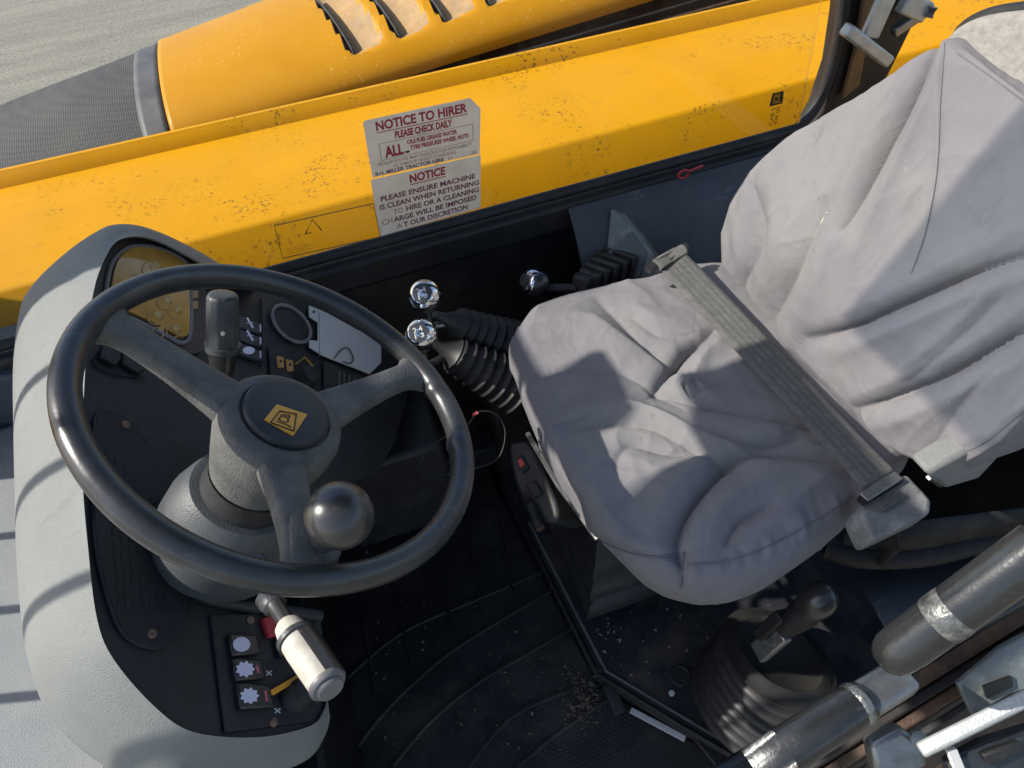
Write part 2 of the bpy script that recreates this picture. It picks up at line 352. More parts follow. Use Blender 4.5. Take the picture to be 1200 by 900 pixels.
# ================================================================== SETTING
GZ = -1.05
structure(obj('ground', ([V(-60, -60, GZ), V(60, -60, GZ), V(60, 60, GZ), V(-60, 60, GZ)], [(0, 1, 2, 3)]), YARD, smooth=False))
MZ = -0.07                          # cab floor pan under the mat
structure(obj('floor', box(V(0.2, 0.08, MZ-0.02), 1.5, 0.96, 0.03), DARKM))

# ================================================================== BONNET beyond the boom
bn = thing('engine_bonnet', 'yellow curved engine bonnet with louvres and dark mesh nose behind the boom', 'bonnet', (0.5, 1.9, 0.2))
def bon_pt(x, s):
    """s 0 near lower edge .. 1 far lower edge; the crest rises towards the rear."""
    yn = 1.545-0.03*x; zn = 0.372+0.078*x
    yc = 1.95; zc = 0.522+0.115*(x-0.1)-(0.10*(x+0.6)**2 if x < -0.6 else 0)-(0.03*(x-0.9)**2 if x > 0.9 else 0)
    yf = 2.45-(0.35*(0.1-x) if x < 0.1 else 0)
    a = math.pi*s; sa = max(0.0, math.sin(a))
    if s <= 0.5: y = yn+(yc-yn)*(1-math.cos(a))**0.95; z = zn+(zc-zn)*sa**1.05
    else: y = yf-(yf-yc)*(1+math.cos(a))**0.8; z = 0.1+(zc-0.1)*sa**0.75
    return V(x, y, z)
NS = 60
def bon_rows(x0, x1, n, lift=0.0):
    rows = []
    for x in np.linspace(x0, x1, n):
        p0 = bon_pt(x, 0.0)
        row = [p0+V(0, 0.03, -0.016+lift), p0+V(0, 0.002, -0.012+lift)]
        row += [bon_pt(x, k)+V(0, 0, lift) for k in np.linspace(0.0, 1, NS)]
        rows.append(row)
    return rows
XS = -0.28                          # seam between nose and yellow panel
panel = bon_rows(XS, 2.6, 260)
LOUV = [0.245+0.135*i for i in range(8)]
def louvre_depth(x, y):
    """scooped recesses pressed into the shoulder: steep front lip, long rear ramp."""
    best = 0.0
    for lx in LOUV:
        y0, y1 = 1.590, 1.99
        if not (y0 < y < y1): continue
        e = lx-(y-1.62)*0.16
        t = (x-e)/0.098
        k = min(1, (y-y0)/0.05)*min(1, (y1-y)/0.05)
        if 0 <= t <= 1: best = max(best, (1-t)**0.55*k)
        elif -0.05 < t < 0: best = max(best, (1+t/0.05)*k)
    return best
for row in panel:
    for p in row[2:]:
        dp = louvre_depth(p.x, p.y)
        p.z -= 0.050*dp
po = obj('panel', grid(panel), YELB, bn, solid=0.006, autos=30)
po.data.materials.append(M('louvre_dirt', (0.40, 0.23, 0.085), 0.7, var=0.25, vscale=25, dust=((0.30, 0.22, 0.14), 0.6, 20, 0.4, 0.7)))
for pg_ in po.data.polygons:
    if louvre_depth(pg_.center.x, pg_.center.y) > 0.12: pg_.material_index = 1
obj('nose_mesh', grid(bon_rows(-1.9, XS-0.012, 40, -0.010)), MESHM, bn, solid=0.006)
obj('nose_band', grid(bon_rows(XS-0.075, XS-0.004, 6, -0.005)), M('nose_band_grey', (0.075, 0.072, 0.075), 0.55, var=0.35, vscale=9, dust=((0.16, 0.14, 0.12), 0.5, 12, 0.5, 0.7)), bn, solid=0.006)
for lx in LOUV:
    rows = []
    for dd_ in (0.002, 0.046):
        rows.append([bon_pt(lx-(y-1.62)*0.16+0.006+dd_*0.15, 0.5*(math.acos(max(-1, min(1, 1-((y-1.545+0.03*lx)/(1.95-1.545+0.03*lx))**(1/0.95))))/math.pi*2))-V(0, 0, dd_+0.002) for y in np.linspace(1.605, 1.945, 12)])
    obj('louvre_grille', grid(rows), MESHM, bn, solid=0.004)
# gutter between bonnet and boom
tr = thing('engine_tray', 'brown dirty engine tray with cable rail between bonnet and boom', 'tray', (0.9, 1.35, 0.3))
obj('tray_plate', box(V(1.2, 1.60, 0.315), 3.2, 0.90, 0.02), M('tray_dirt', (0.105, 0.066, 0.035), 0.9, var=0.4, vscale=12, bump=0.6, bscale=60, dust=((0.18, 0.12, 0.065), 0.6, 9, 0.4, 0.7), spots=((0.55, 0.36, 0.12), 90, 0.24, 6, 0.4, 0.6, 0.8)), tr)
obj('rail', tube([V(-0.2, 1.525, 0.345), V(2.7, 1.44, 0.52)], 0.008, 8), DARKM, tr)
obj('rail_lip', bar(V(-0.2, 1.510, 0.322), V(2.7, 1.43, 0.47), 0.02, 0.03), BROWN, tr)
for i in range(12):
    x = 0.40+i*0.095
    obj('cable_clip', box(V(x, 1.475-0.03*x, 0.352+0.03*x), 0.045, 0.016, 0.014), RUBBER, tr, bevel=0.003)
obj('fitting', lathe(V(1.24, 1.30, 0.33), V(0, 0, 1), [(0, .035), (.03, .035), (.035, .022), (.08, .022), (.085, .01)], 16), BROWN, tr)
obj('hose', tube([V(1.26, 1.22, 0.36), V(1.30, 1.30, 0.42), V(1.38, 1.36, 0.40), V(1.7, 1.38, 0.36)], 0.022, 10), RUBBER, tr)

# ================================================================== BOOM
WY = 0.56                           # plane of the right-hand cab window
BY0, BZ = 0.715, 0.536
bm_ = thing('lift_boom', 'long yellow steel lift boom with scuffed top passing the cab window', 'boom', (0.4, 0.9, 0.1))
prof = [(0.627, 0.08), (0.627, 0.395), (0.634, 0.412), (BY0-0.0025, BZ-0.0058), (BY0+0.002, BZ-0.0015), (BY0+0.008, BZ), (1.150, BZ), (1.150, 0.08)]
FY = lambda x: -0.040-0.034*x
rows = [[V(x, y+(FY(x) if y > 1 else 0), z) for (y, z) in prof] for x in np.linspace(-2.5, 4.0, 14)]
obj('boom_box', grid(rows, wrap=True), YEL, bm_, autos=50)
fl = [(1.126, BZ-0.02), (1.128, BZ+0.001), (1.149, BZ+0.021), (1.153, BZ+0.026), (1.163, BZ+0.026), (1.166, BZ+0.020), (1.166, BZ-0.05)]
obj('flange', grid([[V(x, y+FY(x), z) for (y, z) in fl] for x in np.linspace(-2.5, 4.0, 14)], wrap=True), YEL, bm_, autos=50)
# yellow frame beyond the rear pillar, with its bolts
rf = thing('frame_plate', 'yellow rear frame plate behind the seat headrest', 'frame plate', (1.3, 0.45, 0.3))
obj('plate', box(V(1.32, 0.40, 0.44), 0.60, 0.62, 0.03), YEL, rf, bevel=0.004)
obj('hose_end', tube([PZ(1095, -6, 0.47), PZ(1112, 0, 0.48), PZ(1128, -8, 0.49)], 0.012, 10), RUBBER, rf)

# ================================================================== WINDOW
win = thing('side_window', 'clear cab side window in black rubber seal facing the yellow boom', 'window', (0.3, WY, 0.5))
def WQ(x, y): return PY(x, y, WY)
sill_l, sill_r = WQ(330, 306), WQ(905, 158)
SZ = (sill_l.z+sill_r.z)/2
xr = WQ(985, 20).x
obj('pane', box(V((-0.9+0.94)/2, WY, SZ+0.35), 1.84, 0.005, 0.72), GLASS, win)
sealp = [V(-0.95, WY, SZ-0.008), V(0.3, WY, SZ-0.008)]+[PY(x, y, WY) for x, y in ((860, 172), (915, 158), (942, 142), (960, 118), (975, 78), (985, 30), (992, -20), (998, -90), (1003, -200))]
pp = [tuple(p) for p in sealp]; sm = [Vector(p) for p in cat(pp, 70)]
for p in sm[:28]: p.z = SZ-0.008
obj('rubber_seal', tube(sm, 0.010, 10), RUBBER, win)
# rear pillar behind the seal
pil = thing('cab_pillar', 'black rear cab pillar with brown stained edge next to the window latch', 'pillar', (0.95, 0.56, 0.3))
pl = [PY(x, y, WY+0.004) for x, y in ((940, 172), (965, 130), (982, 80), (992, 20), (1000, -60), (1006, -220), (1180, -230), (1075, 20), (1048, 75), (1010, 150))]
obj('pillar_post', prism(pl, (0, 1, 0), 0.0, 0.05), DARKM, pil, bevel=0.004)
st = [PY(x, y, WY-0.010) for x, y in ((987, 118), (1002, 60), (1012, 0), (1016, -30), (1030, -30), (1022, 20), (1008, 100))]
obj('stained_strip', prism(st, (0, 1, 0), 0.0, 0.008), M('stain_brown', (0.17, 0.105, 0.055), 0.35, var=0.5, vscale=14), pil, bevel=0.002)
# sill
sl_ = thing('window_sill', 'black cab sill under the side window', 'sill', (0.2, WY, 0.4))
obj('sill_rail', box(V(0.2, WY-0.004, SZ-0.048), 2.3, 0.035, 0.055), DARKM, sl_, bevel=0.008)
obj('wall_panel', box(V(0.2, WY+0.004, (SZ-0.08+MZ)/2), 2.3, 0.012, SZ-0.08-MZ), DARKM, sl_)
# latch
la = thing('window_latch', 'grey zinc t-shaped window latch lever on the rear pillar', 'latch', tuple(PY(1035, 45, WY-0.03)))
a, b_ = PY(1010, 50, WY-0.05), PY(1048, -12, WY-0.05)
obj('latch_arm', bar(PY(1018, 44, WY-0.045), PY(1047, -22, WY-0.045), 0.034, 0.012, up=(0, 1, 0)), GALV, la, bevel=0.003)
obj('latch_handle', bar(PY(991, 34, WY-0.055), PY(1040, 72, WY-0.055), 0.020, 0.022, up=(0, 1, 0)), GALV, la, bevel=0.004)
obj('latch_stay', bar(PY(1046, 38, WY-0.03), PY(1092, 8, WY-0.03), 0.016, 0.016, up=(0, 1, 0)), STEEL, la, bevel=0.002)
obj('latch_hinge', bar(PY(1058, 2, WY-0.03), PY(1084, 14, WY-0.03), 0.034, 0.02, up=(0, 1, 0)), GALV, la, bevel=0.004)
obj('latch_pin', tube([PY(1088, 20, WY-0.045), PY(1094, 8, WY-0.045)], 0.008, 10), STEEL, la)

# stickers on the pane
def sticker(name, px, label, catg, group=None):
    q = [PY(x, y, WY-0.0045) for x, y in px]                 # bl br tr tl ...
    t = thing(name, label, catg, tuple(sum(q[:4], V(0, 0, 0))/4), group)
    return t, q
q1 = [PY(x, y, WY-0.0045) for x, y in ((436.5, 208), (562, 180), (560, 114), (425, 142))]
t1 = thing('hire_notice', 'white window sticker in red headed NOTICE TO HIRER', 'sticker', tuple(q1[0]))
out1 = [q1[0], q1[1], PY(563, 127, WY-0.0045), PY(551, 115, WY-0.0045), q1[3]+(q1[2]-q1[3])*0.02, q1[3]+(q1[0]-q1[3])*0.04]
obj('backing', prism(out1, (0, 1, 0), -0.0006, 0.0006), PAPER, t1, smooth=False)
NY = (0, -1, 0); o1 = 0.0011
T = lambda nm, s, q, u0, u1, v0, v1, m, p, bold=0.012: text_quad(nm, s, q, u0, u1, v0, v1, o1, NY, m, p, bold)
T('heading', 'NOTICE TO HIRER', q1, 0.10, 0.90, 0.79, 0.955, RED, t1, 0.035)
obj('underline', prism(quad_rect(q1, 0.10, 0.90, 0.755, 0.768), NY, o1, o1+0.0003), RED, t1, smooth=False)
T('lettering', 'PLEASE CHECK DAILY', q1, 0.25, 0.76, 0.60, 0.73, RED, t1, 0.045)
T('lettering', 'ALL', q1, 0.14, 0.31, 0.30, 0.50, RED, t1, 0.045)
T('lettering', 'OILS FUEL GREASE WATER', q1, 0.345, 0.80, 0.455, 0.535, RED, t1, 0.045)
T('lettering', 'TYRE PRESSURES WHEEL NUTS', q1, 0.37, 0.90, 0.345, 0.425, RED, t1, 0.045)
obj('tick_mark', prism([q for q in quad_rect(q1, 0.32, 0.36, 0.31, 0.345)], NY, o1, o1+0.0003), BLACKI, t1, smooth=False)
for (u0, u1, v0, v1) in ((0.10, 0.945, 0.27, 0.279), (0.10, 0.945, 0.565, 0.573), (0.10, 0.106, 0.27, 0.573), (0.94, 0.945, 0.27, 0.573)):
    obj('border_line', prism(quad_rect(q1, u0, u1, v0, v1), NY, o1, o1+0.0003), REDF, t1, smooth=False)
T('lettering', 'REGULAR ROUTINE MAINTENANCE IS YOUR RESPONSIBILITY', q1, 0.07, 0.93, 0.185, 0.245, REDF, t1)
T('lettering', 'ALL DAMAGE BY NEGLECT IS CHARGEABLE', q1, 0.20, 0.78, 0.105, 0.165, REDF, t1)
T('lettering', 'R+L MILLER TRACTOR HIRE', q1, 0.03, 0.66, 0.015, 0.085, PURP, t1, 0.03)
T('lettering', '01', q1, 0.70, 0.74, 0.015, 0.075, REDF, t1)
T('lettering', '32', q1, 0.92, 0.97, 0.02, 0.085, PURP, t1)
q2 = [PY(x, y, WY-0.0045) for x, y in ((445, 277), (563, 243), (563, 181.5), (434.5, 211))]
t2 = thing('cleaning_notice', 'white window sticker asking hirers to return the machine clean', 'sticker', tuple(q2[0]))
obj('backing', prism(q2, (0, 1, 0), -0.0006, 0.0006), PAPER, t2, smooth=False)
T('heading', 'NOTICE', q2, 0.34, 0.67, 0.80, 0.95, RED, t2, 0.04)
obj('underline', prism(quad_rect(q2, 0.34, 0.67, 0.765, 0.779), NY, o1, o1+0.0003), RED, t2, smooth=False)
for i, (s, u0, u1, m) in enumerate((('PLEASE ENSURE MACHINE', 0.06, 0.95, PURP), ('IS CLEAN WHEN RETURNING', 0.04, 0.985, PURP), ('HIRE OR A CLEANING', 0.28, 0.985, PURP), ('ARGE WILL BE IMPOSED', 0.15, 0.96, PURP), ('T OUR DISCRETION', 0.24, 0.87, PURP))):
    v = 0.60-i*0.138
    T('lettering', s, q2, u0, u1, v, v+0.095, m, t2, 0.032)
T('worn_lettering', 'TO', q2, 0.16, 0.25, 0.324, 0.419, REDF, t2)
T('worn_lettering', 'CH', q2, 0.04, 0.14, 0.186, 0.281, REDF, t2)
T('worn_lettering', 'A', q2, 0.17, 0.225, 0.048, 0.143, REDF, t2)
# clear warning decal with black outline
q3 = [PY(x, y, WY-0.0045) for x, y in ((331, 303), (446, 278), (438, 238), (321, 264))]
t3 = thing('warning_decal', 'clear outlined warning decal with black triangle beside the notices', 'decal', tuple(q3[0]))
DEC = M('decal_line', (0.22, 0.12, 0.02), 0.5)
for (u0, u1, v0, v1) in ((0, 1, 0, 0.02), (0, 1, 0.98, 1), (0, 0.006, 0, 1), (0.994, 1, 0, 1)):
    obj('border_line', prism(quad_rect(q3, u0, u1, v0, v1), NY, -0.0005, 0.0005), DEC, t3, smooth=False)
tri = [PY(x, y, WY-0.0045) for x, y in ((358, 274), (366, 257), (377, 270))]
obj('triangle_mark', tube([tri[1]+(tri[0]-tri[1])*1.0, tri[1], tri[2]], 0.0011, 6), BLACKI, t3)
obj('triangle_base', tube([tri[0], tri[0]+(tri[2]-tri[0])*0.35], 0.0011, 6), BLACKI, t3)
for k in range(3): T('small_print', 'pressure safety information', q3, 0.06, 0.30, 0.10+0.07*k, 0.145+0.07*k, DEC, t3, 0.0)
ln = [PY(x, y, WY-0.0045) for x, y in ((372, 252), (440, 238), (440, 239.5), (372, 253.5))]
# glass stamp
q4 = [PY(x, y, WY-0.0045) for x, y in ((898, 148), (912, 145), (920, 106), (904, 110))]
t4 = thing('glass_stamp', 'small black maker mark etched on the window above the seat', 'stamp', tuple(q4[0]))
lg = quad_rect(q4, 0.0, 1.0, 0.62, 1.0)
lg = [lg[0], lg[1], lg[2]+(lg[3]-lg[2])*0.1, lg[3]+(lg[2]-lg[3])*0.1]
obj('stamp_block', prism(lg, NY, -0.0005, 0.0005), BLACKI, t4, smooth=False)
rot = [lg[1], lg[2], lg[3], lg[0]]
text_quad('lettering', 'JCB', rot, 0.10, 0.90, 0.15, 0.85, 0.001, NY, YEL, t4, 0.02)
for k, s in enumerate(('CAB S', '43R 00')):
    qq = quad_rect(q4, 0.15+0.4*k, 0.5+0.4*k, 0.0, 0.55); qq = [qq[1], qq[2], qq[3], qq[0]]
    text_quad('lettering', s, qq, 0, 1, 0, 0.9, 0.0005, NY, BLACKI, t4, 0.0)

# ================================================================== SIDE PANEL, BRACKET, CABLE TIE
sp = thing('side_trim_panel', 'scuffed dark navy side panel under the window beside the seat', 'panel', (0.6, 0.5, 0.3))
yz = [(WY-0.022, SZ-0.028), (WY-0.05, SZ-0.06), (0.40, 0.28), (0.385, 0.10)]
obj('trim_sheet', grid([[V(x, y, z) for y, z in yz] for x in (0.475, 0.7, 1.1)]), NAVY, sp, solid=0.006, bevel=0.004)
br = thing('grey_bracket', 'bent grey sheet metal bracket beside the rear gear lever', 'bracket', tuple(PZ(740, 310, 0.3)))
bkn = V(-0.45, -0.72, 0.50).normalized(); bko = PZ(735, 300, 0.44)
def BK(x, y, off=0): return PP(x, y, bkn, bko+bkn*off)
obj('bracket_sheet', prism([BK(x, y) for x, y in ((711, 297), (716, 246), (727, 252), (776, 318), (752, 352), (690, 356))], bkn, -0.003, 0.0), GREYB, br, bevel=0.001)
obj('bracket_gusset', prism([BK(x, y) for x, y in ((711, 297), (741, 270), (758, 296), (748, 332), (700, 350))], bkn, 0.001, 0.004), M('bracket_dark_grey', (0.13, 0.15, 0.145), 0.5, 0.2, var=0.2), br, bevel=0.001)  # gusset in a darker grey than the sheet
fe = [BK(x, y) for x, y in ((716, 246), (727, 252), (752, 286), (776, 318))]
obj('bracket_flange', (fe+[p-bkn*0.035+V(0.01, 0, 0) for p in fe], [(0, 1, 5, 4), (1, 2, 6, 5), (2, 3, 7, 6)]), GREYB, br, solid=0.003)
obj('bracket_lip', bar(BK(752, 288, .002), BK(745, 332, .002), 0.003, 0.003), GREYB, br)
ct = thing('cable_tie', 'small red plastic security tag on the dark sill', 'tag', tuple(PY(805, 203, WY-0.035)))
cc = PY(801, 204, WY-0.035)
obj('loop', tube([cc+V(math.cos(a)*0.010, 0, math.sin(a)*0.0075) for a in np.linspace(0, 2*math.pi, 18, endpoint=False)], 0.0022, 8, closed=True), REDP, ct)
obj('strap', bar(PY(807, 201, WY-0.036), PY(824, 194, WY-0.036), 0.005, 0.003), REDP, ct, bevel=0.001)

# ================================================================== DASHBOARD
A_ = PZ(181, 828, .57); B_ = PY(175, 272, .46); D_ = PZ(380, 832, .42)
FN = (D_-A_).cross(B_-A_).normalized()
if FN.z < 0: FN = -FN
def FP(x, y, off=0.0): return PP(x, y, FN, A_+FN*off)
da = thing('dashboard', 'dusty grey dashboard pod with instrument cluster, rocker switches and oval cover', 'dashboard', (-0.2, 0.1, 0.3))
CO = [((384, 815), (386, 838), .004, .02), ((380, 832), (380, 860), .004, .035), ((363, 851), (358, 890), .004, .05), ((302, 864), (300, 912), .004, .07), ((227, 858), (205, 930), .004, .09), ((181, 828), (122, 897), .004, .11),
      ((132, 771), (64, 847), .004, .13), ((113, 722), (36, 785), .005, .14), ((103, 640), (24, 690), .006, .14), ((97, 567), (21, 600), .008, .14),
      ((97, 500), (19, 520), .010, .14), ((100, 430), (18, 450), .014, .14), ((104, 380), (25, 388), .020, .13), ((110, 340), (40, 358), .026, .11),
      ((118, 314), (82, 313), .030, .08), ((131, 289), (117, 282), .030, .05), ((144, 279), (137, 270), .030, .035), ((165, 277), (165, 269), .030, .03),
      ((190, 284), (198, 279), .028, .03), ((228, 304), (236, 297), .026, .03), ((262, 325), (272, 317), .022, .03), ((300, 340), (310, 332), .016, .03)]
def smooth1_(t): t = min(1, max(0, t)); return t*t*(3-2*t)
fine = cat([(*c, *o, f, d) for c, o, f, d in CO], 110)
shell_rows = []; crest_pts = []
for q in fine:
    cx, cy, ox, oy, off, dz = q
    c = FP(cx, cy, off); zc = c.z-dz; o = PZ(ox, oy, zc)
    base = FP(cx, cy, -0.004); crest_pts.append((cx, cy))
    row = [base, c-FN*0.003]
    kk = len(shell_rows)/109; endk = smooth1_((kk-0.05)/0.2)
    bul = (c-o).length*0.16*endk
    outn = ((c-o).cross(V(0, 0, 1))).cross(c-o).normalized()
    if outn.z < 0: outn = -outn
    for t in np.linspace(0, 1, 13):
        # stays inside the silhouette lines while bulging upward and outward
        p = c.lerp(o, t)+outn*bul*math.sin(math.pi*t)**1.0*0.8
        row.append(p)
    dn = o-V(-0.15, 0.15 if endk > 0.5 else 0.0, 0); dn.z = 0; dn.normalize()
    row.append(o+V(0, 0, -0.01)-dn*0.003); row.append(o+V(0, 0, -0.03)-dn*(0.012+0.035*(1-endk))); row.append(o+V(0, 0, -0.05-(o.z-0.27)*endk)-dn*(0.03+0.06*(1-endk)))
    shell_rows.append(row)
obj('shell', grid(shell_rows), SHELL, da, autos=60)
right_edge = [(345, 352), (400, 372), (445, 400), (482, 440), (476, 470), (462, 520), (440, 556), (385, 575), (330, 640), (240, 690), (228, 700), (250, 712), (375, 724), (384, 790)]
fpoly = [FP(x, y, -0.002) for x, y in crest_pts]+[FP(x, y, -0.002) for x, y in right_edge]
obj('face_panel', prism(fpoly, FN, -0.02, 0.0), FACEP, da, smooth=False)
def fprism(name, px, h0, h1, mat, parent=da, bevel=0.0, n=None, **kw):
    pts = px if n is None else [tuple(p) for p in cat(px, n, True)]
    return obj(name, prism([FP(p[0], p[1], 0) for p in pts], FN, h0, h1), mat, parent, bevel=bevel, **kw)
# instrument cluster
ringpx = [(124, 345), (130, 311), (144, 294), (160, 288), (186, 291), (211, 302), (222, 316), (224, 350), (223, 392), (213, 402), (196, 394), (160, 376), (130, 362)]
surp = [(108, 352), (119, 312), (132, 290), (146, 281), (166, 279), (190, 286), (226, 304), (238, 325), (240, 400), (225, 416), (190, 408), (140, 385)]
fprism('cluster_surround', surp, 0.0, 0.004, BROWNP, n=60)
ring = [Vector(FP(*p, 0.006)) for p in cat(ringpx, 70, True)]
obj('cluster_ring', tube(ring, 0.0028, 8, closed=True), TRIM, da)
lc = cat(ringpx, 60, True); cx0, cy0 = 178, 345
lens = fprism('cluster_lens', [(cx0+(p[0]-cx0)*0.93, cy0+(p[1]-cy0)*0.93) for p in lc], 0.004, 0.007, LENSM)
for gx, gy, gr in ((182, 372, 9), (193, 355, 8), (205, 366, 7), (203, 388, 8), (185, 390, 7), (178, 316, 11), (160, 330, 9)):
    pts = [FP(gx+gr*math.cos(a), gy+gr*0.95*math.sin(a), 0.0078) for a in np.linspace(0, 2*math.pi, 22, endpoint=False)]
    obj('gauge_ring', tube(pts, 0.0008, 6, closed=True), DIALM, lens)
    fprism('gauge_face', [(gx+gr*0.55*math.cos(a), gy+gr*0.5*math.sin(a)) for a in np.linspace(0, 2*math.pi, 14, endpoint=False)], 0.0072, 0.0078, DIALM, lens)
# warning symbol strip to the right of the cluster
for gy in (345, 357): fprism('warning_lamp', [(221, gy), (228, gy), (228, gy+9), (221, gy+9)], 0.0085, 0.0095, M('lamp_amber_dim', (0.36, 0.2, 0.1), 0.4), da, 0.0005)
# blank keys
fprism('blank_key', [(117, 406), (138, 408), (140, 422), (134, 431), (114, 421)], 0.0, 0.006, BLACKP, bevel=0.0015)
fprism('blank_key', [(141, 411), (164, 420), (168, 436), (160, 440), (141, 428)], 0.0, 0.006, BLACKP, bevel=0.0015)
obj('panel_groove', tube([FP(x, y, 0.0005) for x, y in cat([(108, 420), (115, 430), (140, 439), (170, 442)], 12)], 0.0012, 6), BLACKP, da)
# oval cover
ov = [(109, 600), (110, 540), (112, 487), (130, 483), (160, 500), (185, 540), (199, 590), (210, 650), (217, 705), (211, 738), (196, 755), (180, 760), (152, 750), (133, 722), (114, 654)]
OVM = M('cover_plastic', (0.016, 0.016, 0.018), 0.5, var=0.3, vscale=60, bump=0.3, bscale=300)
oc = fprism('oval_cover', ov, 0.0, 0.003, OVM, n=70, bevel=0.001)
obj('cover_rim', tube([FP(p[0], p[1], 0.002) for p in cat(ov, 80, True)], 0.0015, 6, closed=True), FACEP, oc)
for sx, sy in ((178, 743), (147, 498)):
    obj('screw', lathe(FP(sx, sy, 0.003), FN, [(0, .0048), (.0015, .0046), (.002, .003), (.0012, .0022)], 14), M('rusty_screw', (0.22, 0.14, 0.10), 0.5, 0.5, var=0.4, vscale=200), oc)
rng = random.Random(3)
for i in range(7):                 # embossed lines of moulded text
    u = 0.16+i*0.115
    ptop = (118+u*95-8, 520+i*13); pbot = (130+u*78, 725+6*math.sin(i))
    k = 0.0
    while k < 0.93:
        ln_ = rng.uniform(0.02, 0.06)
        a, b2 = [(ptop[0]*(1-t)+pbot[0]*t, ptop[1]*(1-t)+pbot[1]*t) for t in (k, min(0.95, k+ln_))]
        obj('embossed_mark', bar(FP(*a, 0.0031), FP(*b2, 0.0031), 0.0045, 0.0012, up=FN), OVM, oc)
        k += ln_+rng.uniform(0.012, 0.03)
# lower switch panel
swp = fprism('switch_plate', [(245, 721), (338, 719), (360, 770), (370, 818), (364, 846), (262, 859)], 0.0, 0.003, BLACKP, bevel=0.0012)
for k, (x0, y0, x1, y1) in enumerate(((262, 746, 300, 773), (266, 775, 305, 802), (271, 804, 315, 835))):
    rk = fprism('rocker_switch', [(x0, y0), (x1-6, y0+2), (x1, y1-3), (x0+4, y1)], 0.003, 0.011, M('rocker_black', (0.02, 0.02, 0.022), 0.22, spec=0.7, rvar=0.05), da, bevel=0.0018)
    ic = [(x0+14+(10+(1.3*math.cos(a*9) if k else 0))*math.cos(a), (y0+y1)/2+(8.5+(1.2*math.cos(a*9) if k else 0))*math.sin(a)) for a in np.linspace(0, 2*math.pi, 72, endpoint=False)]
    fprism('icon', ic, 0.0111, 0.0116, ICON, rk)
    if k: fprism('red_bar', [(x1-13, y0+9), (x1-10, y0+9), (x1-8, y1-9), (x1-11, y1-9)], 0.0111, 0.0116, M('red_bar_print', (0.5, 0.12, 0.14), 0.5), rk)
fprism('red_switch', [(301, 728), (322, 724), (330, 747), (309, 751)], 0.003, 0.012, REDP, bevel=0.002)
fprism('black_switch', [(316, 752), (330, 748), (336, 770), (322, 774)], 0.003, 0.011, BLACKP, bevel=0.002)
kn = obj('rotary_knob', lathe(FP(345, 815, 0.003), FN, [(0, .020), (.006, .019), (.012, .014), (.022, .013), (.024, .010)], 24), BLACKP, da)
obj('knob_pointer', bar(FP(318, 812, 0.012), FP(349, 794, 0.012), 0.006, 0.004, up=FN), ORANGE, kn, bevel=0.001)
for sx, sy in ((293, 727), (320, 847)):
    obj('screw', lathe(FP(sx, sy, 0.003), FN, [(0, .0048), (.0018, .0046), (.0025, .002)], 12), MATS['rusty_screw'], da)
for sx, sy in ((313, 790), (313, 812), (323, 834)):
    for r_ in (0.6, -0.6):
        fprism('fan_mark', [(sx-4, sy-4*r_), (sx-2.5, sy-5*r_), (sx+4, sy+4*r_), (sx+2.5, sy+5*r_)], 0.0031, 0.0036, WHITE)
# upper right dash: rockers, ring outlet, plate
for k, (x0, y0) in enumerate(((277, 373), (277, 388), (277, 404))):
    rk = fprism('rocker_switch', [(x0, y0), (x0+26, y0+11), (x0+26, y0+22), (x0, y0+13)], 0.0, 0.007, M('rocker_slate', (0.035, 0.042, 0.055), 0.35), da, bevel=0.0014)
    if k < 2:
        for r_ in (1, -1): fprism('icon', [(x0+8, y0+6+3*r_), (x0+10, y0+5+3*r_), (x0+17, y0+11-3*r_), (x0+15, y0+12-3*r_)], 0.0071, 0.0076, ICON, rk)
    else: fprism('icon', [(x0+11+7*math.cos(a), y0+10+4.5*math.sin(a)) for a in np.linspace(0, 2*math.pi, 18, endpoint=False)], 0.0071, 0.0076, ICON, rk)
    fprism('white_bar', [(x0+24, y0+10), (x0+25.5, y0+11), (x0+25.5, y0+19), (x0+24, y0+18)], 0.0071, 0.0076, ICON, rk)
for k in range(4): obj('panel_groove', tube([FP(279, 344+k*8, 0.001), FP(304, 357+k*8, 0.001)], 0.001, 6), BLACKP, da)
obj('panel_groove', tube([FP(306, 350, 0.001), FP(306, 430, 0.001)], 0.0015, 6), FACEP, da)
oc_ = FP(340, 381, 0.0); e1 = (FP(340, 360, 0)-oc_); R_o = 0.034
fx, fy, _ = frame(FN)
obj('outlet_ring', tube([oc_+FN*0.004+(fx*math.cos(a)+fy*math.sin(a))*R_o for a in np.linspace(0, 2*math.pi, 40, endpoint=False)], 0.0028, 8, closed=True), TRIM, da)
obj('outlet_disc', lathe(oc_, FN, [(0, .032), (.002, .031), (.0025, .015), (.003, .002)], 32), BLACKP, da)
wp = fprism('white_plate', [(360, 360), (375, 366), (444, 404), (444, 427), (431, 440), (376, 419), (360, 409), (360, 401), (370, 402), (370, 380), (360, 373)], 0.004, 0.006, WHITE)
obj('plate_crease', tube([FP(374, 366, 0.0061), FP(374, 418, 0.0061)], 0.0006, 6), TRIM, wp)
obj('plate_wire', tube([FP(x, y, 0.010) for x, y in cat([(392, 420), (400, 410), (408, 408), (414, 420), (410, 426), (402, 424)], 16)], 0.0011, 6), RUBBER, wp)
fprism('plate_hole', [(365+1.5*math.cos(a), 368+1.5*math.sin(a)) for a in np.linspace(0, 6.28, 10, endpoint=False)], 0.0061, 0.0064, BLACKI, wp)
hp = fprism('heater_plate', [(313, 408), (330, 404), (372, 424), (372, 468), (318, 466)], 0.0, 0.003, BLACKP, bevel=0.001)
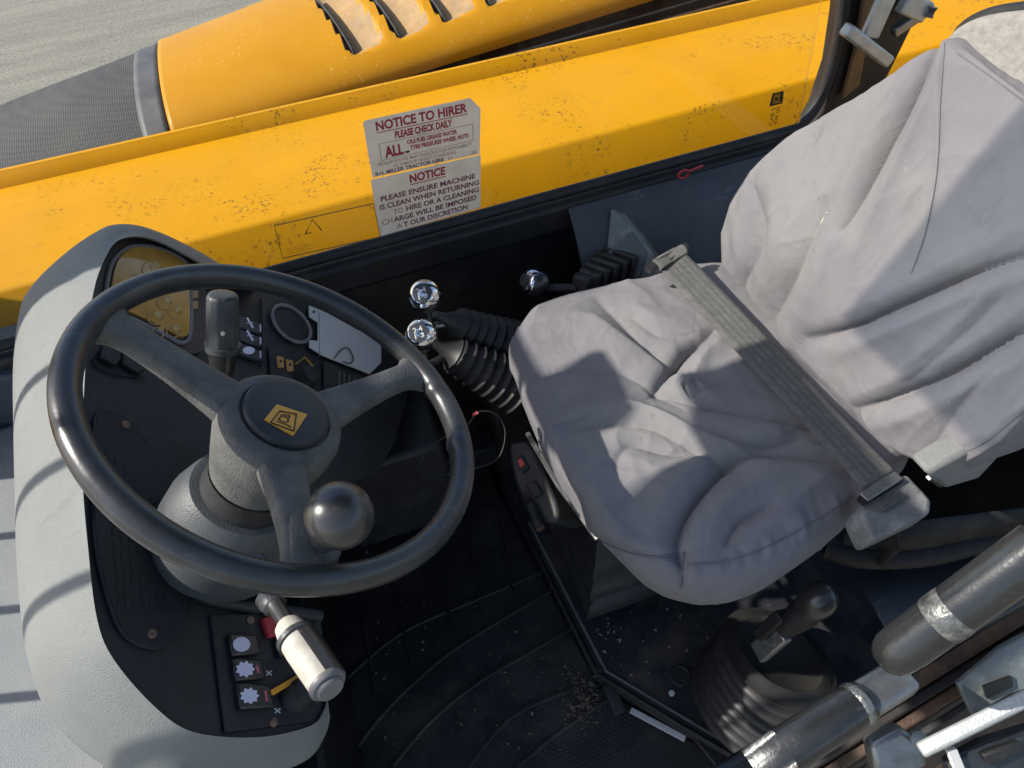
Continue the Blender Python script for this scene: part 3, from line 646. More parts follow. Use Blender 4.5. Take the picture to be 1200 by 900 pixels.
for gx, gy in ((326, 426), (337, 430), (334, 451)):
    k_ = fprism('amber_button', [(gx-4.5, gy-7), (gx+4, gy-5), (gx+4.5, gy+7), (gx-3, gy+7)], 0.003, 0.006, M('amber_print', (0.5, 0.26, 0.09), 0.4), hp, bevel=0.001)
    fprism('dot', [(gx+1.4*math.cos(a), gy+1.8*math.sin(a)) for a in np.linspace(0, 6.28, 10, endpoint=False)], 0.0061, 0.0065, BLACKI, k_)
kn = obj('rotary_knob', lathe(FP(357, 445, 0.003), FN, [(0, .017), (.008, .015), (.018, .014), (.020, .010)], 20), BLACKP, da)
obj('knob_arc', tube([FP(346, 427, 0.005), FP(357, 419, 0.005), FP(367, 430, 0.005)], 0.0018, 6), M('arc_amber', (0.55, 0.30, 0.04), 0.5), hp)
fprism('slot_panel', [(378, 424), (430, 444), (426, 475), (378, 470)], 0.0, 0.004, BLACKP, bevel=0.001)
for k in range(5): fprism('slot', [(394+6*k, 436+2.5*k), (396.5+6*k, 437+2.5*k), (396.5+6*k, 462+2*k), (394+6*k, 461+2*k)], 0.0041, 0.0052, M('slot_print', (0.10, 0.095, 0.07), 0.5), da)
# underside: pocket and lower dash box
obj('pocket_lip', tube([FP(x, y, 0.006) for x, y in cat([(226, 680), (232, 694), (250, 703), (300, 712), (375, 722)], 24)], 0.007, 10), FACEP, da)
obj('lower_box', box(V(0.045, 0.40, 0.19), 0.20, 0.22, 0.22), BLACKP, da, bevel=0.01)
obj('cross_beam', bar(V(-0.10, 0.43, 0.10), V(0.26, 0.43, 0.08), 0.05, 0.05), DARKM, da, bevel=0.006)
obj('pedal_box', box(V(-0.20, 0.12, 0.06), 0.12, 0.5, 0.26), DARKM, da, bevel=0.01)

# moulded clip notch on the outer flank
nc = PZ(28, 494, FP(97, 500, 0.01).z-0.12)
obj('clip_notch', tube([nc+V(0.004, -0.022, 0.006), nc+V(0.010, 0, 0.012), nc+V(0.004, 0.02, 0.008)], [0.003, 0.007, 0.003], 8), BLACKP, da)
# ledge in front of the pod
lz = 0.40
le = thing('windscreen_ledge', 'pale dusty plastic ledge below the windscreen behind the dashboard', 'ledge', (-0.5, 0.1, 0.2))
obj('ledge_top', box(V(-0.62, 0.055, lz-0.15), 0.62, 0.97, 0.30), LEDGE, le, bevel=0.02)
obj('corner_block', prism([PZ(x, y, 0.50) for x, y in ((-60, 398), (34, 374), (60, 420), (40, 440), (-60, 446))], (0, 0, 1), -0.12, 0.0), M('corner_navy', (0.06, 0.07, 0.085), 0.6, bump=0.3, bscale=400), le, bevel=0.006)
obj('lamp_button', lathe(PZ(-3, 424, 0.50), (0, 0, 1), [(0, .016), (.006, .015), (.009, .008), (.0095, .001)], 20), M('pale_button', (0.45, 0.5, 0.56), 0.4), le)

# ================================================================== STEERING WHEEL
WN = V(math.sin(R(36)), -0.087, 0.804).normalized(); WC = V(0.005, 0.0035, 0.75)
wx = (V(1, 0, 0)-WN*WN.x).normalized(); wy = WN.cross(wx)
def WPx(x, y, off=0.0): return PP(x, y, WN, WC+WN*off)
sw = thing('steering_wheel', 'worn black three-spoke steering wheel with amber badge and spinner knob', 'steering wheel', tuple(WC-WN*0.05))
RW = 0.1795
def rimpt(a, off=0): return WC+(wx*math.cos(a)+wy*math.sin(a))*RW+WN*off
def angof(x, y):
    d = WPx(x, y)-WC; return math.atan2(d.dot(wy), d.dot(wx))
bumps = [angof(x, y) for x, y in ((535, 455), (530, 520))]
N_, K_ = 180, 20; v = []; f = []
for i in range(N_):
    a = 2*math.pi*i/N_; rad = wx*math.cos(a)+wy*math.sin(a); c = WC+rad*RW
    for k in range(K_):
        t = 2*math.pi*k/K_; r_ = 0.0128
        ci, si = math.cos(t), math.sin(t)
        r_ *= 1-0.05*math.cos(2*t)
        for ba in bumps:
            d = abs((a-ba+math.pi) % (2*math.pi)-math.pi)*RW
            if ci < 0: r_ += 0.0035*math.exp(-(d/0.006)**2)*(-ci)
        if abs(t-math.pi*0.28) < 0.17: r_ *= 0.972
        v.append(c+rad*r_*ci+WN*r_*si*0.98)
for i in range(N_):
    for k in range(K_): f.append((i*K_+k, ((i+1) % N_)*K_+k, ((i+1) % N_)*K_+(k+1) % K_, i*K_+(k+1) % K_))
obj('rim', (v, f), RIMM, sw)
HB = WC-WN*0.012
for (px, py) in ((150, 385), (492, 432), (356, 662)):
    a = angof(px, py); rad = wx*math.cos(a)+wy*math.sin(a); tan = WN.cross(rad)
    rows = []
    for t in np.linspace(0, 1, 14):
        rr = 0.030+t*(RW-0.030-0.004)
        drop = -0.030*(1-t)**1.3-0.004
        w = 0.028-0.014*math.sin(math.pi*min(1, t*1.0)*0.62)+0.016*max(0, (t-0.86)/0.14)**2
        h = 0.015-0.004*t
        cc = WC+rad*rr+WN*drop
        rows.append([cc-tan*w*0.72+WN*h*0.95, cc+tan*w*0.72+WN*h*0.95, cc+tan*w*0.95+WN*h*0.5, cc+tan*w-WN*h*0.7, cc+tan*w*0.6-WN*h*1.3, cc-tan*w*0.6-WN*h*1.3, cc-tan*w-WN*h*0.7, cc-tan*w*0.95+WN*h*0.5])
    obj('spoke', grid(rows, wrap=True), SPOKE, sw, sub=1)
obj('hub', lathe(WC-WN*0.105, WN, [(0, .040), (.004, .046), (.03, .052), (.06, .058), (.078, .0585), (.088, .056), (.0925, .050), (.0935, .043), (.0915, .042)], 48), SPOKE, sw)
CAPC = WC-WN*0.013
cap = obj('hub_cap', lathe(CAPC, WN, [(0, .0405), (.006, .0405), (.0085, .0385), (.0098, .034), (.0102, .001)], 48), CAPM, sw)
qb = [WPx(x, y, -0.0028+0.0004) for x, y in ((309.5, 492), (343.5, 511), (360, 486), (324, 474))]
obj('badge', prism(qb, WN, -0.001, 0.0008), BADGE, cap, smooth=False, bevel=0.0004)
gq = quad_rect(qb, 0.0, 1.0, 0.0, 1.0)
tz = [WPx(x, y, -0.0010) for x, y in ((317, 495), (328, 481.5), (347.5, 485), (344.5, 505))]
for i in range(4): obj('badge_outline', tube([tz[i], tz[(i+1) % 4]], 0.0006, 6), BLACKI, cap)
tq = [WPx(x, y, -0.0012) for x, y in ((342.5, 502.5), (345.3, 486.5), (329.5, 483.5), (320.5, 494.5))]
text_quad('badge_lettering', 'JCB', tq, 0.04, 0.96, 0.06, 0.92, 0.0, WN, BLACKI, cap, 0.012)
KC = WPx(398, 604, 0.040)
ka = angof(386, 640)
obj('spinner_post', lathe(KC-WN*0.055, WN, [(0, .013), (.012, .0125), (.02, .010), (.035, .012)], 20), SPOKE, sw)
obj('spinner_knob', ball(KC, 0.0275, 0.95, WN), KNOBM, sw)
obj('spinner_clamp', lathe(KC-WN*0.062, WN, [(0, .019), (.008, .020), (.020, .018), (.024, .012)], 20), SPOKE, sw)

co = thing('column_shroud', 'dark grey steering column shroud under the wheel hub', 'column shroud', tuple(WC-WN*0.26))
obj('shroud', lathe(WC-WN*0.235, WN, [(0, .070), (.04, .070), (.07, .067), (.095, .059), (.103, .054), (.105, .046)], 40, 1.0, 1.05), COLM, co)
obj('shaft_collar', lathe(WC-WN*0.14, WN, [(0, .05), (.012, .047), (.035, .046)], 32), RUBBER, co)

# stalks
s1 = thing('shuttle_stalk', 'dark ribbed cylindrical drive stalk standing beside the rocker switches', 'stalk', tuple(PD(270, 455, .84)))
g0, g1, g2, g3 = PD(261, 345, .785), PD(261, 404, .812), PD(263, 425, .825), PD(268, 448, .84)
dd = (g1-g0)
rib = []
v = []; f = []
x_, y_, d_ = frame(dd); L_ = dd.length; nn = 48
prof = [(-.001, .010), (0.0, .0145), (.004, .0168), (L_*0.5, .0170), (L_, .0172)]
for t, r_ in prof:
    for k in range(nn):
        a = 2*math.pi*k/nn; r2 = r_*(1-0.035*(k % 4 == 0)); v.append(g0+d_*t+(x_*math.cos(a)+y_*math.sin(a))*r2)
for i in range(len(prof)-1):
    for k in range(nn): f.append((i*nn+k, i*nn+(k+1) % nn, (i+1)*nn+(k+1) % nn, (i+1)*nn+k))
f.append(tuple(range(nn))[::-1])
GRIPM = M('grip_grey', (0.05, 0.052, 0.055), 0.42, var=0.2, bump=0.2, bscale=400, dust=((0.18, 0.175, 0.16), 0.4, 30, 0.5, 0.75))
gp = obj('grip', (v, f), GRIPM, s1, autos=50)
obj('grip_dot', lathe(PD(261.5, 391, .785), Vector(-CF), [(0, .0028), (.001, .0025), (.0012, .001)], 12), TRIM, gp)
obj('grip_ring', lathe(g1-d_*0.002, d_, [(0, .0172), (.001, .0192), (.008, .0192), (.010, .0170)], 32), GRIPM, s1)
obj('stalk_cone', lathe(g1+d_*0.008, d_, [(0, .0165), (.02, .0135), (.042, .009), (.05, .006)], 24), KNOBM, s1)
obj('stalk_rod', tube([g3, PD(285, 480, .86), WC-WN*0.19+V(-0.01, 0.05, 0)], 0.006, 10), RUBBER, s1)
s2 = thing('indicator_stalk', 'cream indicator stalk with black stem pointing down over the fan switches', 'stalk', tuple(PD(318, 700, .72)))
b0, b1, b2, b3, b4 = PD(313, 693, .725), PD(331, 722, .695), PD(345, 745, .675), PD(386, 805, .635), PD(390, 811, .632)
d2 = (b3-b2); L2 = d2.length; d2n = d2.normalized()
obj('stem', tube([WC-WN*0.15+V(0, -0.04, 0), b0, b1, b2], [0.009, 0.009, 0.0085, 0.0085], 14), KNOBM, s2)
obj('stem_boot', lathe(PD(313, 697, .722), d2n, [(0, .010), (.003, .0135), (.007, .0115), (.010, .0135), (.014, .0115), (.018, .012), (.021, .009)], 24), GRIPM, s2)
obj('grip_neck', lathe(b2-d2n*0.018, d2n, [(0, .009), (.004, .0125), (.016, .0150), (.020, .0155)], 28), CREAM, s2)
obj('grip_ring', lathe(b2, d2n, [(0, .0155), (.001, .0182), (.006, .0182), (.008, .0155)], 28), GRIPM, s2)
obj('grip', lathe(b2+d2n*0.006, d2n, [(0, .0162), (.01, .0166), (L2-.012, .0160), (L2-.008, .0155)], 32), CREAM, s2)
obj('grip_side', lathe(b2+d2n*0.006+V(.0022, .0016, -.0005), d2n, [(0, .0160), (.01, .0164), (L2-.012, .0158), (L2-.008, .0150)], 32), KNOBM, s2)
obj('push_button', lathe(b3-d2n*0.006, d2n, [(0, .0168), (.004, .0170), (.006, .0155), (.0062, .0128), (.009, .0126), (.0105, .0115), (.0108, .001)], 32), TRIM, s2)

# ================================================================== GEAR LEVERS
def bellows(p, q, r0, r1, n, rip=0.12):
    L_ = (Vector(q)-Vector(p)).length; pr = []
    for i in range(n*4+1):
        t = i/(n*4); r_ = r0+(r1-r0)*t
        pr.append((L_*t, r_*(1+rip*(0.5-0.5*math.cos(2*math.pi*i/4)))))
    return lathe(p, Vector(q)-Vector(p), pr, 28)
BOOTM = M('boot_rubber', (0.024, 0.023, 0.022), 0.5, var=0.25, vscale=30, dust=((0.13, 0.11, 0.09), 0.4, 16, 0.5, 0.8))
cs = thing('lever_console', 'black lever console box between dashboard and seat', 'console', (0.42, 0.46, MZ))
obj('console_body', box(V(0.36, 0.47, 0.10), 0.22, 0.16, 0.34), DARKM, cs, bevel=0.012)
for (bx, by, bz, label, gx, gy, w) in ((498, 346, 0.56, 'chrome ball gear lever with engraved shift digits, the taller one in front of the seat', 592, 398, 1.0),
                                 (494, 392, 0.53, 'chrome ball gear lever half hidden behind the wheel rim', 590, 450, 1.15)):
    pb = PZ(bx, by, bz)
    lv = thing('gear_lever', label, 'lever', (0.33, 0.45, 0.2), 'chrome ball gear levers')
    stem = PZ(bx+7, by+36, bz-0.07)
    base_top = PZ(bx+36, by+(32 if w == 1.0 else 22), bz-0.08)
    base_bot = PZ(gx+(14 if w == 1.0 else 18), gy+(8 if w == 1.0 else 6), bz-0.17)
    up = (pb-stem).normalized()
    kb = obj('ball_knob', ball(pb, 0.0245, 0.95, up), CHROME, lv)
    vd = (Vector(CC)-pb).normalized(); fc = (vd*0.8+V(-0.15, 0, 0.25)).normalized()
    fx_, fy_, _ = frame(fc); s_h = V(1, 0, 0)-fc*fc.x; s_h.normalize(); s_v = fc.cross(s_h)
    disc = pb+fc*0.0222
    obj('cap_disc', lathe(disc-fc*0.002, fc, [(0, .0150), (.0022, .0145), (.0026, .012), (.0027, .001)], 28), M('cap_dark', (0.06, 0.065, 0.07), 0.25), lv)
    obj('cap_ring', tube([disc+fc*0.0003+(s_h*math.cos(a)+s_v*math.sin(a))*0.0147 for a in np.linspace(0, 2*math.pi, 28, endpoint=False)], 0.0009, 6, closed=True), CHROME, lv)
    for s, u0, u1, v0, v1 in (('2 4', 0.2, 0.8, 0.5, 0.85), ('1 3', 0.2, 0.8, 0.12, 0.42)):
        h_ = 0.0115; qd = [disc-s_h*h_-s_v*h_, disc+s_h*h_-s_v*h_, disc+s_h*h_+s_v*h_, disc-s_h*h_+s_v*h_]
        text_quad('shift_digits', s, qd, u0, u1, v0, v1, 0.0011, fc, WHITE, lv, 0.02)
    obj('collar', lathe(pb-up*0.032, up, [(0, .008), (.006, .010), (.014, .011)], 18), STEEL, lv)
    obj('stem', tube([pb-up*0.015, stem, base_top, base_top.lerp(base_bot, 0.2)], 0.0062, 12), STEEL if w == 1.0 else RUBBER, lv)
    obj('boot', bellows(base_top, base_bot, 0.021*w, 0.036*w, 8, 0.24), BOOTM, lv)
    obj('boot_neck', lathe(base_top-(base_bot-base_top).normalized()*0.022, base_bot-base_top, [(-.02, .006), (0, .009), (.010, .014*w), (.020, .020*w), (.024, .025*w)], 24), BOOTM, lv)
lv = thing('range_lever', 'chrome capped lever on black neck with ribbed square boot beside the grey bracket', 'lever', tuple(PZ(700, 335, .40)), 'chrome ball gear levers')
pb = PZ(622, 330, 0.47); nk = PZ(650, 338, 0.455); rt = PZ(690, 336, 0.43)
ax = (pb-nk).normalized()
vd = ((Vector(CC)-pb).normalized()*0.6+ax*0.8).normalized()
obj('knob_body', ball(pb-ax*0.012, 0.0215, 0.95, ax), KNOBM, lv)
obj('knob_cap', lathe(pb-vd*0.004, vd, [(0, .0222), (.006, .0218), (.012, .0185), (.0150, .014), (.0152, .001)], 28), CHROME, lv)
obj('cap_disc', lathe(pb+vd*0.0108, vd, [(0, .0105), (.0050, .0100), (.0054, .001)], 24), M('cap_dark', (0.06, 0.065, 0.07), 0.25), lv)
obj('cap_mark', bar(pb+vd*0.0165+V(-.003, 0, -.005), pb+vd*0.0165+V(.003, 0, .005), 0.0014, 0.0006, up=vd), CHROME, lv)
obj('neck', tube([pb-ax*0.014, nk, PZ(672, 338, .455), PZ(700, 330, .43)], [0.013, 0.008, 0.008, 0.009], 14), RUBBER, lv)
# square ribbed boot made of stepped frames
c0, c1 = PZ(680, 337, .455), PZ(728, 318, .40)
dv = c1-c0; x_, y_, d_ = frame(dv)
for k in range(7):
    t = k/6; s_ = 0.030+0.046*t
    obj('boot_fold', box(c0.lerp(c1, t), s_*1.05, s_*1.3, dv.length/6*0.5, (x_, y_, d_)), BOOTM, lv, bevel=0.004)
obj('boot_core', bar(c0, c1+dv*0.3, 0.032, 0.040), RUBBER, lv)

# ================================================================== SEAT PLATFORM, MAT
pf = thing('seat_platform', 'dirty dark raised platform under the driver seat with steel edging', 'platform', (0.6, 0.1, MZ))
pe = [PZ(x, y, 0) for x, y in ((560, 512), (612, 612), (702, 790), (800, 850), (872, 892), (960, 940))]
poly = pe+[V(1.1, pe[-1].y-0.03, 0), V(1.1, 0.55, 0), V(pe[0].x, 0.55, 0)]
obj('platform_top', prism(poly, (0, 0, 1), -0.02, 0.0), PLATF, pf, smooth=False)
obj('edge_trim', tube([p+V(-0.003, 0, 0.001) for p in pe[:3]]+[p+V(-0.002, -0.002, 0.001) for p in pe[3:]], 0.0055, 8), DARKM, pf)
obj('edge_strip', tube([pe[1].lerp(pe[2], 0.02)+V(0.012, 0, 0.003), pe[2]+V(0.012, 0.0, 0.003), pe[4]+V(0.004, 0.01, 0.003)], 0.0025, 6), STEEL, pf)  # thin worn-steel strip just inside the platform edge
ris = pe
obj('riser', (list(p+V(0, 0, -0.018) for p in ris)+[V(p.x+0.012, p.y+0.006, MZ) for p in ris], [(i, i+1, len(ris)+i+1, len(ris)+i) for i in range(len(ris)-1)]), DARKM, pf, solid=0.004)
obj('label_strip', bar(PZ(739, 832, -0.045), PZ(803, 866, -0.045), 0.010, 0.003), WHITE, pf, bevel=0.0008)
obj('pivot_arm', bar(PZ(815, 858, -0.02), PZ(846, 896, -0.02), 0.022, 0.012), DARKM, pf, bevel=0.003)
obj('pivot_bolt', lathe(PZ(821, 856, -0.012), (0, 0, 1), [(0, .009), (.006, .009), (.008, .006), (.0082, .001)], 8), STEEL, pf)
obj('hinge_arm', bar(PZ(712, 800, -0.02), PZ(727, 836, -0.035), 0.022, 0.012), DARKM, pf, bevel=0.003)
obj('corner_bolt', lathe(PZ(703, 785, 0.002), (0, 0, 1), [(0, .008), (.004, .007), (.005, .001)], 10), DARKM, pf)
cp = obj('round_plug', lathe(PZ(797, 792, 0.0), (0, 0, 1), [(0, .019), (.003, .0185), (.004, .015), (.002, .013), (.002, .008), (.0035, .007), (.0035, .001)], 24), RUBBER, pf)
obj('loose_nut', lathe(PZ(787, 813, 0.0), (0, 0, 1), [(0, .005), (.004, .005), (.0045, .002)], 6), WHITE, pf)
rng = random.Random(11)
deb = bmesh.new()
for i in range(46):
    if i < 26: cx_, cy_ = rng.gauss(722, 14), rng.gauss(740, 12)
    else: cx_, cy_ = rng.uniform(700, 860), rng.uniform(715, 800)
    p = PZ(cx_, cy_, 0.001); s_ = rng.uniform(0.0012, 0.005)
    vv = [deb.verts.new(p+V(rng.uniform(-1, 1)*s_, rng.uniform(-1, 1)*s_, rng.uniform(0, 1)*s_)) for _ in range(5)]
    for a, b2, c in ((0, 1, 2), (0, 2, 3), (0, 3, 4), (1, 2, 4)): deb.faces.new((vv[a], vv[b2], vv[c]))
obj('grit', deb, M('grit_pale', (0.30, 0.25, 0.22), 0.9, var=0.4, vscale=90), pf, smooth=False, kind='stuff')

mt = thing('floor_mat', 'black ribbed rubber floor mat with dried mud near the seat platform', 'mat', (0.0, 0.0, MZ))
MT = MZ+0.004
mpoly = [V(-0.35, -0.42, 0), V(0.5, -0.42, 0), PZ(872, 905, MZ), PZ(806, 868, MZ), PZ(702, 808, MZ), PZ(606, 622, MZ), PZ(565, 540, MZ), V(0.15, 0.5, 0), V(-0.35, 0.5, 0)]
for p in mpoly: p.z = MZ
obj('mat_sheet', prism(mpoly, (0, 0, 1), -0.004, 0.004), MATM, mt, smooth=False)
ribs = [[(398, 905), (450, 835), (520, 770), (590, 725), (650, 690)], [(455, 905), (500, 850), (560, 800), (620, 765), (672, 735)], [(420, 690), (440, 815)], [(455, 665), (482, 775)], [(505, 640), (530, 735)], [(540, 610), (562, 700)], [(580, 600), (602, 700)],
        [(545, 905), (600, 840), (690, 800)], [(400, 800), (470, 742), (560, 702), (640, 668)], [(600, 905), (650, 862), (712, 820)]]
for rb in ribs:
    pts = [PZ(x, y, MT+0.001) for x, y in cat(rb, 20)]
    obj('rib', tube(pts, 0.0038, 6), MATM, mt)
# raised diamond studs on the heel pad: too many and too small to pick apart singly
st_ = bmesh.new()
for i in range(60):
    for j in range(44):
        p = PZ(470, 905, MT)+V(i*0.0085+(j % 2)*0.004, -0.10+j*0.0062, 0)
        px_ = np.array(p)-CC; dz_ = px_@CF; X_, Y_ = 600+FPX*(px_@CR)/dz_, 450-FPX*(px_@CU)/dz_
        if X_ > 745 or X_ < 560 or Y_ < 700 or Y_ > 950: continue
        if (X_-612)*0.55+(Y_-752) < 0 and Y_ < 790: continue
        if X_ > 690+(Y_-790)*1.75: continue
        s_ = 0.0026
        a = [st_.verts.new(p+V(dx*s_, dy*s_*0.8, 0)) for dx, dy in ((1, 0), (0, 1), (-1, 0), (0, -1))]; t = st_.verts.new(p+V(0, 0, 0.0018))
        for k in range(4): st_.faces.new((a[k], a[(k+1) % 4], t))
obj('mat_studs', st_, MATM, mt, smooth=False, kind='stuff')
mud = bmesh.new()
for i in range(420):
    X_, Y_ = rng.gauss(680, 10)+rng.uniform(-6, 12), rng.gauss(815, 20)
    if rng.random() < 0.35: X_, Y_ = rng.uniform(420, 690), rng.uniform(640, 880)
    if X_ > 690+(Y_-790)*1.6: continue
    p = PZ(X_, Y_, MT+0.002); s_ = rng.uniform(0.0008, 0.0045)
    vv = [mud.verts.new(p+V(rng.uniform(-1, 1)*s_, rng.uniform(-1, 1)*s_, rng.uniform(0, 1)*s_)) for _ in range(5)]
    for a, b2, c in ((0, 1, 2), (0, 2, 3), (0, 3, 4), (1, 2, 4)): mud.faces.new((vv[a], vv[b2], vv[c]))
obj('dried_mud', mud, M('mud_brown', (0.24, 0.18, 0.115), 0.95, var=0.4, vscale=90), mt, smooth=False, kind='stuff')
wl = thing('loose_wire', 'thin loose black wire loop hanging beside the gear levers', 'wire', tuple(PZ(560, 500, 0.1)))
obj('wire_strand', tube([PD(x, y, 1.1) for x, y in cat([(490, 548), (505, 522), (545, 500), (560, 483), (580, 485), (592, 505), (585, 535), (560, 548), (520, 556), (494, 552), (490, 545)], 50)], 0.0012, 6), RUBBER, wl)
obj('wire_end', tube([PD(554, 487, 1.1), PD(560, 483, 1.1)], 0.003, 6), REDP, wl)

# ================================================================== SEAT
se = thing('driver_seat', 'driver seat under a wrinkled loose grey cloth cover', 'seat', (0.5, 0.06, 0))
def smooth1(t): t = min(1, max(0, t)); return t*t*(3-2*t)
def projpx(P):
    d = np.asarray(P)-CC; z = d@CF; return np.stack([600+FPX*(d@CR)/z, 450-FPX*(d@CU)/z], -1)
def fold_disp(P, folds, gain=1.0):
    """P: Nx3 points; folds: (polyline px, amplitude m, half width px, side asymmetry). Returns displacement N."""
    q = projpx(P); out = np.zeros(len(P))
    for pl, amp, w, asym in folds:
        amp = amp*gain*((0.85 if amp > 0 else 1.25) if abs(amp) > 0.005 else 1.0)
        pts = np.array(cat(pl, max(8, len(pl)*6))); best = np.full(len(P), 1e9); bt = np.zeros(len(P)); bs = np.zeros(len(P))
        n = len(pts)
        for i in range(n-1):
            a, b2 = pts[i], pts[i+1]; ab = b2-a; L2 = ab@ab+1e-9
            t = np.clip(((q-a)@ab)/L2, 0, 1); dv_ = q-(a+t[:, None]*ab); d = np.hypot(dv_[:, 0], dv_[:, 1])
            sd = np.sign(ab[0]*dv_[:, 1]-ab[1]*dv_[:, 0])
            m = d < best; best[m] = d[m]; bt[m] = ((i+t)/(n-1))[m]; bs[m] = sd[m]
        ww = w*np.where(bs > 0, 1+asym, 1-asym)
        taper = np.sin(np.pi*np.clip(0.08+bt*0.84, 0, 1))**0.6
        out += amp*taper*np.exp(-(best/ww)**(1.0 if amp < 0 else 1.5))
    return out
def normals_grid(P, R_, C_, wrap):
    G = P.reshape(R_, C_, 3); du = np.gradient(G, axis=0)
    if wrap: dv_ = (np.roll(G, -1, 1)-np.roll(G, 1, 1))/2
    else: dv_ = np.gradient(G, axis=1)
    n = np.cross(du, dv_); n /= np.linalg.norm(n, axis=2, keepdims=True)+1e-12
    return n.reshape(-1, 3)
def ridged(P, s, amp, seed, ax):
    out = []
    for p in P:
        q = Vector((p[0]*s*ax[0]+seed, p[1]*s*ax[1], p[2]*s*ax[2])); w = noise.noise(q*0.6)*0.9
        out.append(((1-abs(noise.noise(q+Vector((w, w, w)))))**3-0.45)*amp)
    return np.array(out)
def wrinkle(P, s, amp, seed):
    return np.array([noise.noise(Vector((p[0]*s+seed, p[1]*s*0.7, p[2]*s)))*amp for p in P])

# --- cushion
CZ = 0.475
outl = [(598, 425), (604, 396), (628, 368), (690, 346), (760, 334), (820, 318), (900, 330), (1010, 440), (1060, 520), (1030, 572), (1000, 604), (950, 646), (890, 682), (830, 694), (770, 680), (715, 634), (668, 572), (628, 505)]
ow = [PZ(x, y, CZ-0.012) for x, y in outl]
for i, p in enumerate(ow):
    if i in (6, 7, 8): p.x = max(p.x, 0.70); 
NT, NR = 380, 150
oc2 = cat([(p.x, p.y) for p in ow], NT, True)
cen = np.array([0.47, 0.07])
prof = []
for i in range(NR):
    t = i/(NR-1)
    if t < 0.72:
        r_ = t/0.72*0.93; z = CZ+0.028-0.012*(r_/0.93)**4
    elif t < 0.86:
        k = (t-0.72)/0.14; a = k*math.pi/2; r_ = 0.93+0.07*math.sin(a); z = CZ+0.016-0.034*(1-math.cos(a))
    else:
        k = (t-0.86)/0.14; r_ = 1-0.10*k**1.6; z = CZ-0.018-0.075*k
    prof.append((max(r_, 0.004), z))
P = np.array([[cen[0]+(o[0]-cen[0])*r_, cen[1]+(o[1]-cen[1])*r_, z] for r_, z in prof for o in oc2])
n = normals_grid(P, NR, NT, True)
if n[NT*30+5][2] < 0: n = -n
cf = [([(640, 378), (687, 373), (740, 405), (784, 436), (864, 484), (936, 502)], 0.015, 22, 0.6),
      ([(700, 350), (735, 385), (765, 412), (788, 432)], -0.010, 9, 0),
      ([(768, 455), (790, 428), (806, 408), (838, 384)], -0.024, 7, 0.2),
      ([(815, 440), (826, 415), (850, 395)], 0.012, 12, 0),
      ([(740, 352), (770, 375), (815, 378)], 0.010, 14, 0),
      ([(740, 372), (775, 392), (812, 390)], -0.008, 6, 0),
      ([(636, 520), (660, 490), (700, 477), (758, 482), (829, 514), (895, 534)], 0.011, 9, 0.5),
      ([(660, 512), (700, 496), (760, 500), (830, 534), (870, 552)], -0.010, 9, 0),
      ([(722, 540), (740, 520), (790, 530), (850, 525)], -0.009, 8, 0),
      ([(700, 575), (740, 560), (780, 575)], 0.006, 10, 0),
      ([(798, 668), (796, 625), (824, 575), (878, 532), (985, 540)], -0.020, 8, -0.2),
      ([(770, 640), (768, 605), (800, 560), (850, 522), (900, 510)], 0.013, 17, 0),
      ([(832, 625), (850, 590), (900, 562), (980, 552)], 0.012, 14, 0),
      ([(850, 640), (868, 610), (905, 592)], -0.009, 6, 0),
      ([(880, 640), (905, 612), (940, 600)], 0.006, 9, 0),
      ([(800, 690), (800, 660), (803, 645)], -0.010, 4, 0),
      ([(691, 627), (758, 651), (802, 647)], -0.0045, 3.0, 0),
      ([(686, 616), (756, 640), (800, 638)], 0.005, 8, 0),
      ([(770, 462), (830, 478), (900, 490), (945, 492)], -0.012, 8, 0),
      ([(800, 455), (860, 466), (930, 474)], 0.008, 12, 0),
      ([(610, 452), (650, 432), (720, 437), (800, 480)], -0.007, 9, 0),
      ([(640, 455), (700, 458), (780, 490), (850, 505)], 0.006, 12, 0),
      ([(945, 508), (900, 519), (840, 512)], -0.012, 7, 0),
      ([(720, 610), (735, 585), (765, 560)], -0.005, 7, 0),
      ([(985, 560), (960, 565), (930, 585)], 0.008, 9, 0)]
rng = random.Random(5)
for i in range(26):                # puckers along the gathered near hem
    t = i/25; bx = 812+t*195+rng.uniform(-4, 4); by = 672-t*88+8*math.sin(math.pi*t)
    ln_ = rng.uniform(14, 34); cf.append(([(bx, by+ln_*0.5), (bx+rng.uniform(-4, 4), by), (bx-6+rng.uniform(-6, 6), by-ln_*0.6)], rng.choice((1, -1))*rng.uniform(0.0015, 0.0035)*(0.45 if i < 4 else 1), rng.uniform(4, 7), 0))
d = fold_disp(P, cf, 0.88)
topw = np.clip((n[:, 2]+0.15)/0.5, 0, 1)
d = d*np.where(np.repeat([p[0] for p in prof], NT) < 0.05, 0.3, 1)+wrinkle(P, 12, 0.0020, 3.1)+ridged(P, 9, 0.0040, 2.2, (1.0, 0.6, 1))+ridged(P, 20, 0.0017, 6.2, (0.6, 1.0, 1))+ridged(P, 44, 0.0007, 1.7, (1.0, 0.7, 1))
P = P+n*d[:, None]
cu_ = obj('cushion', ([tuple(p) for p in P], [(i*NT+k, i*NT+(k+1) % NT, (i+1)*NT+(k+1) % NT, (i+1)*NT+k) for i in range(NR-1) for k in range(NT)]+[tuple(range(NT))]), FAB, se, autos=0)
obj('cushion_pan', prism([V(cen[0]+(o[0]-cen[0])*0.78, cen[1]+(o[1]-cen[1])*0.78, CZ-0.09) for o in cat([(p.x, p.y) for p in ow], 60, True)], (0, 0, 1), -0.06, 0.02), RUBBER, se)

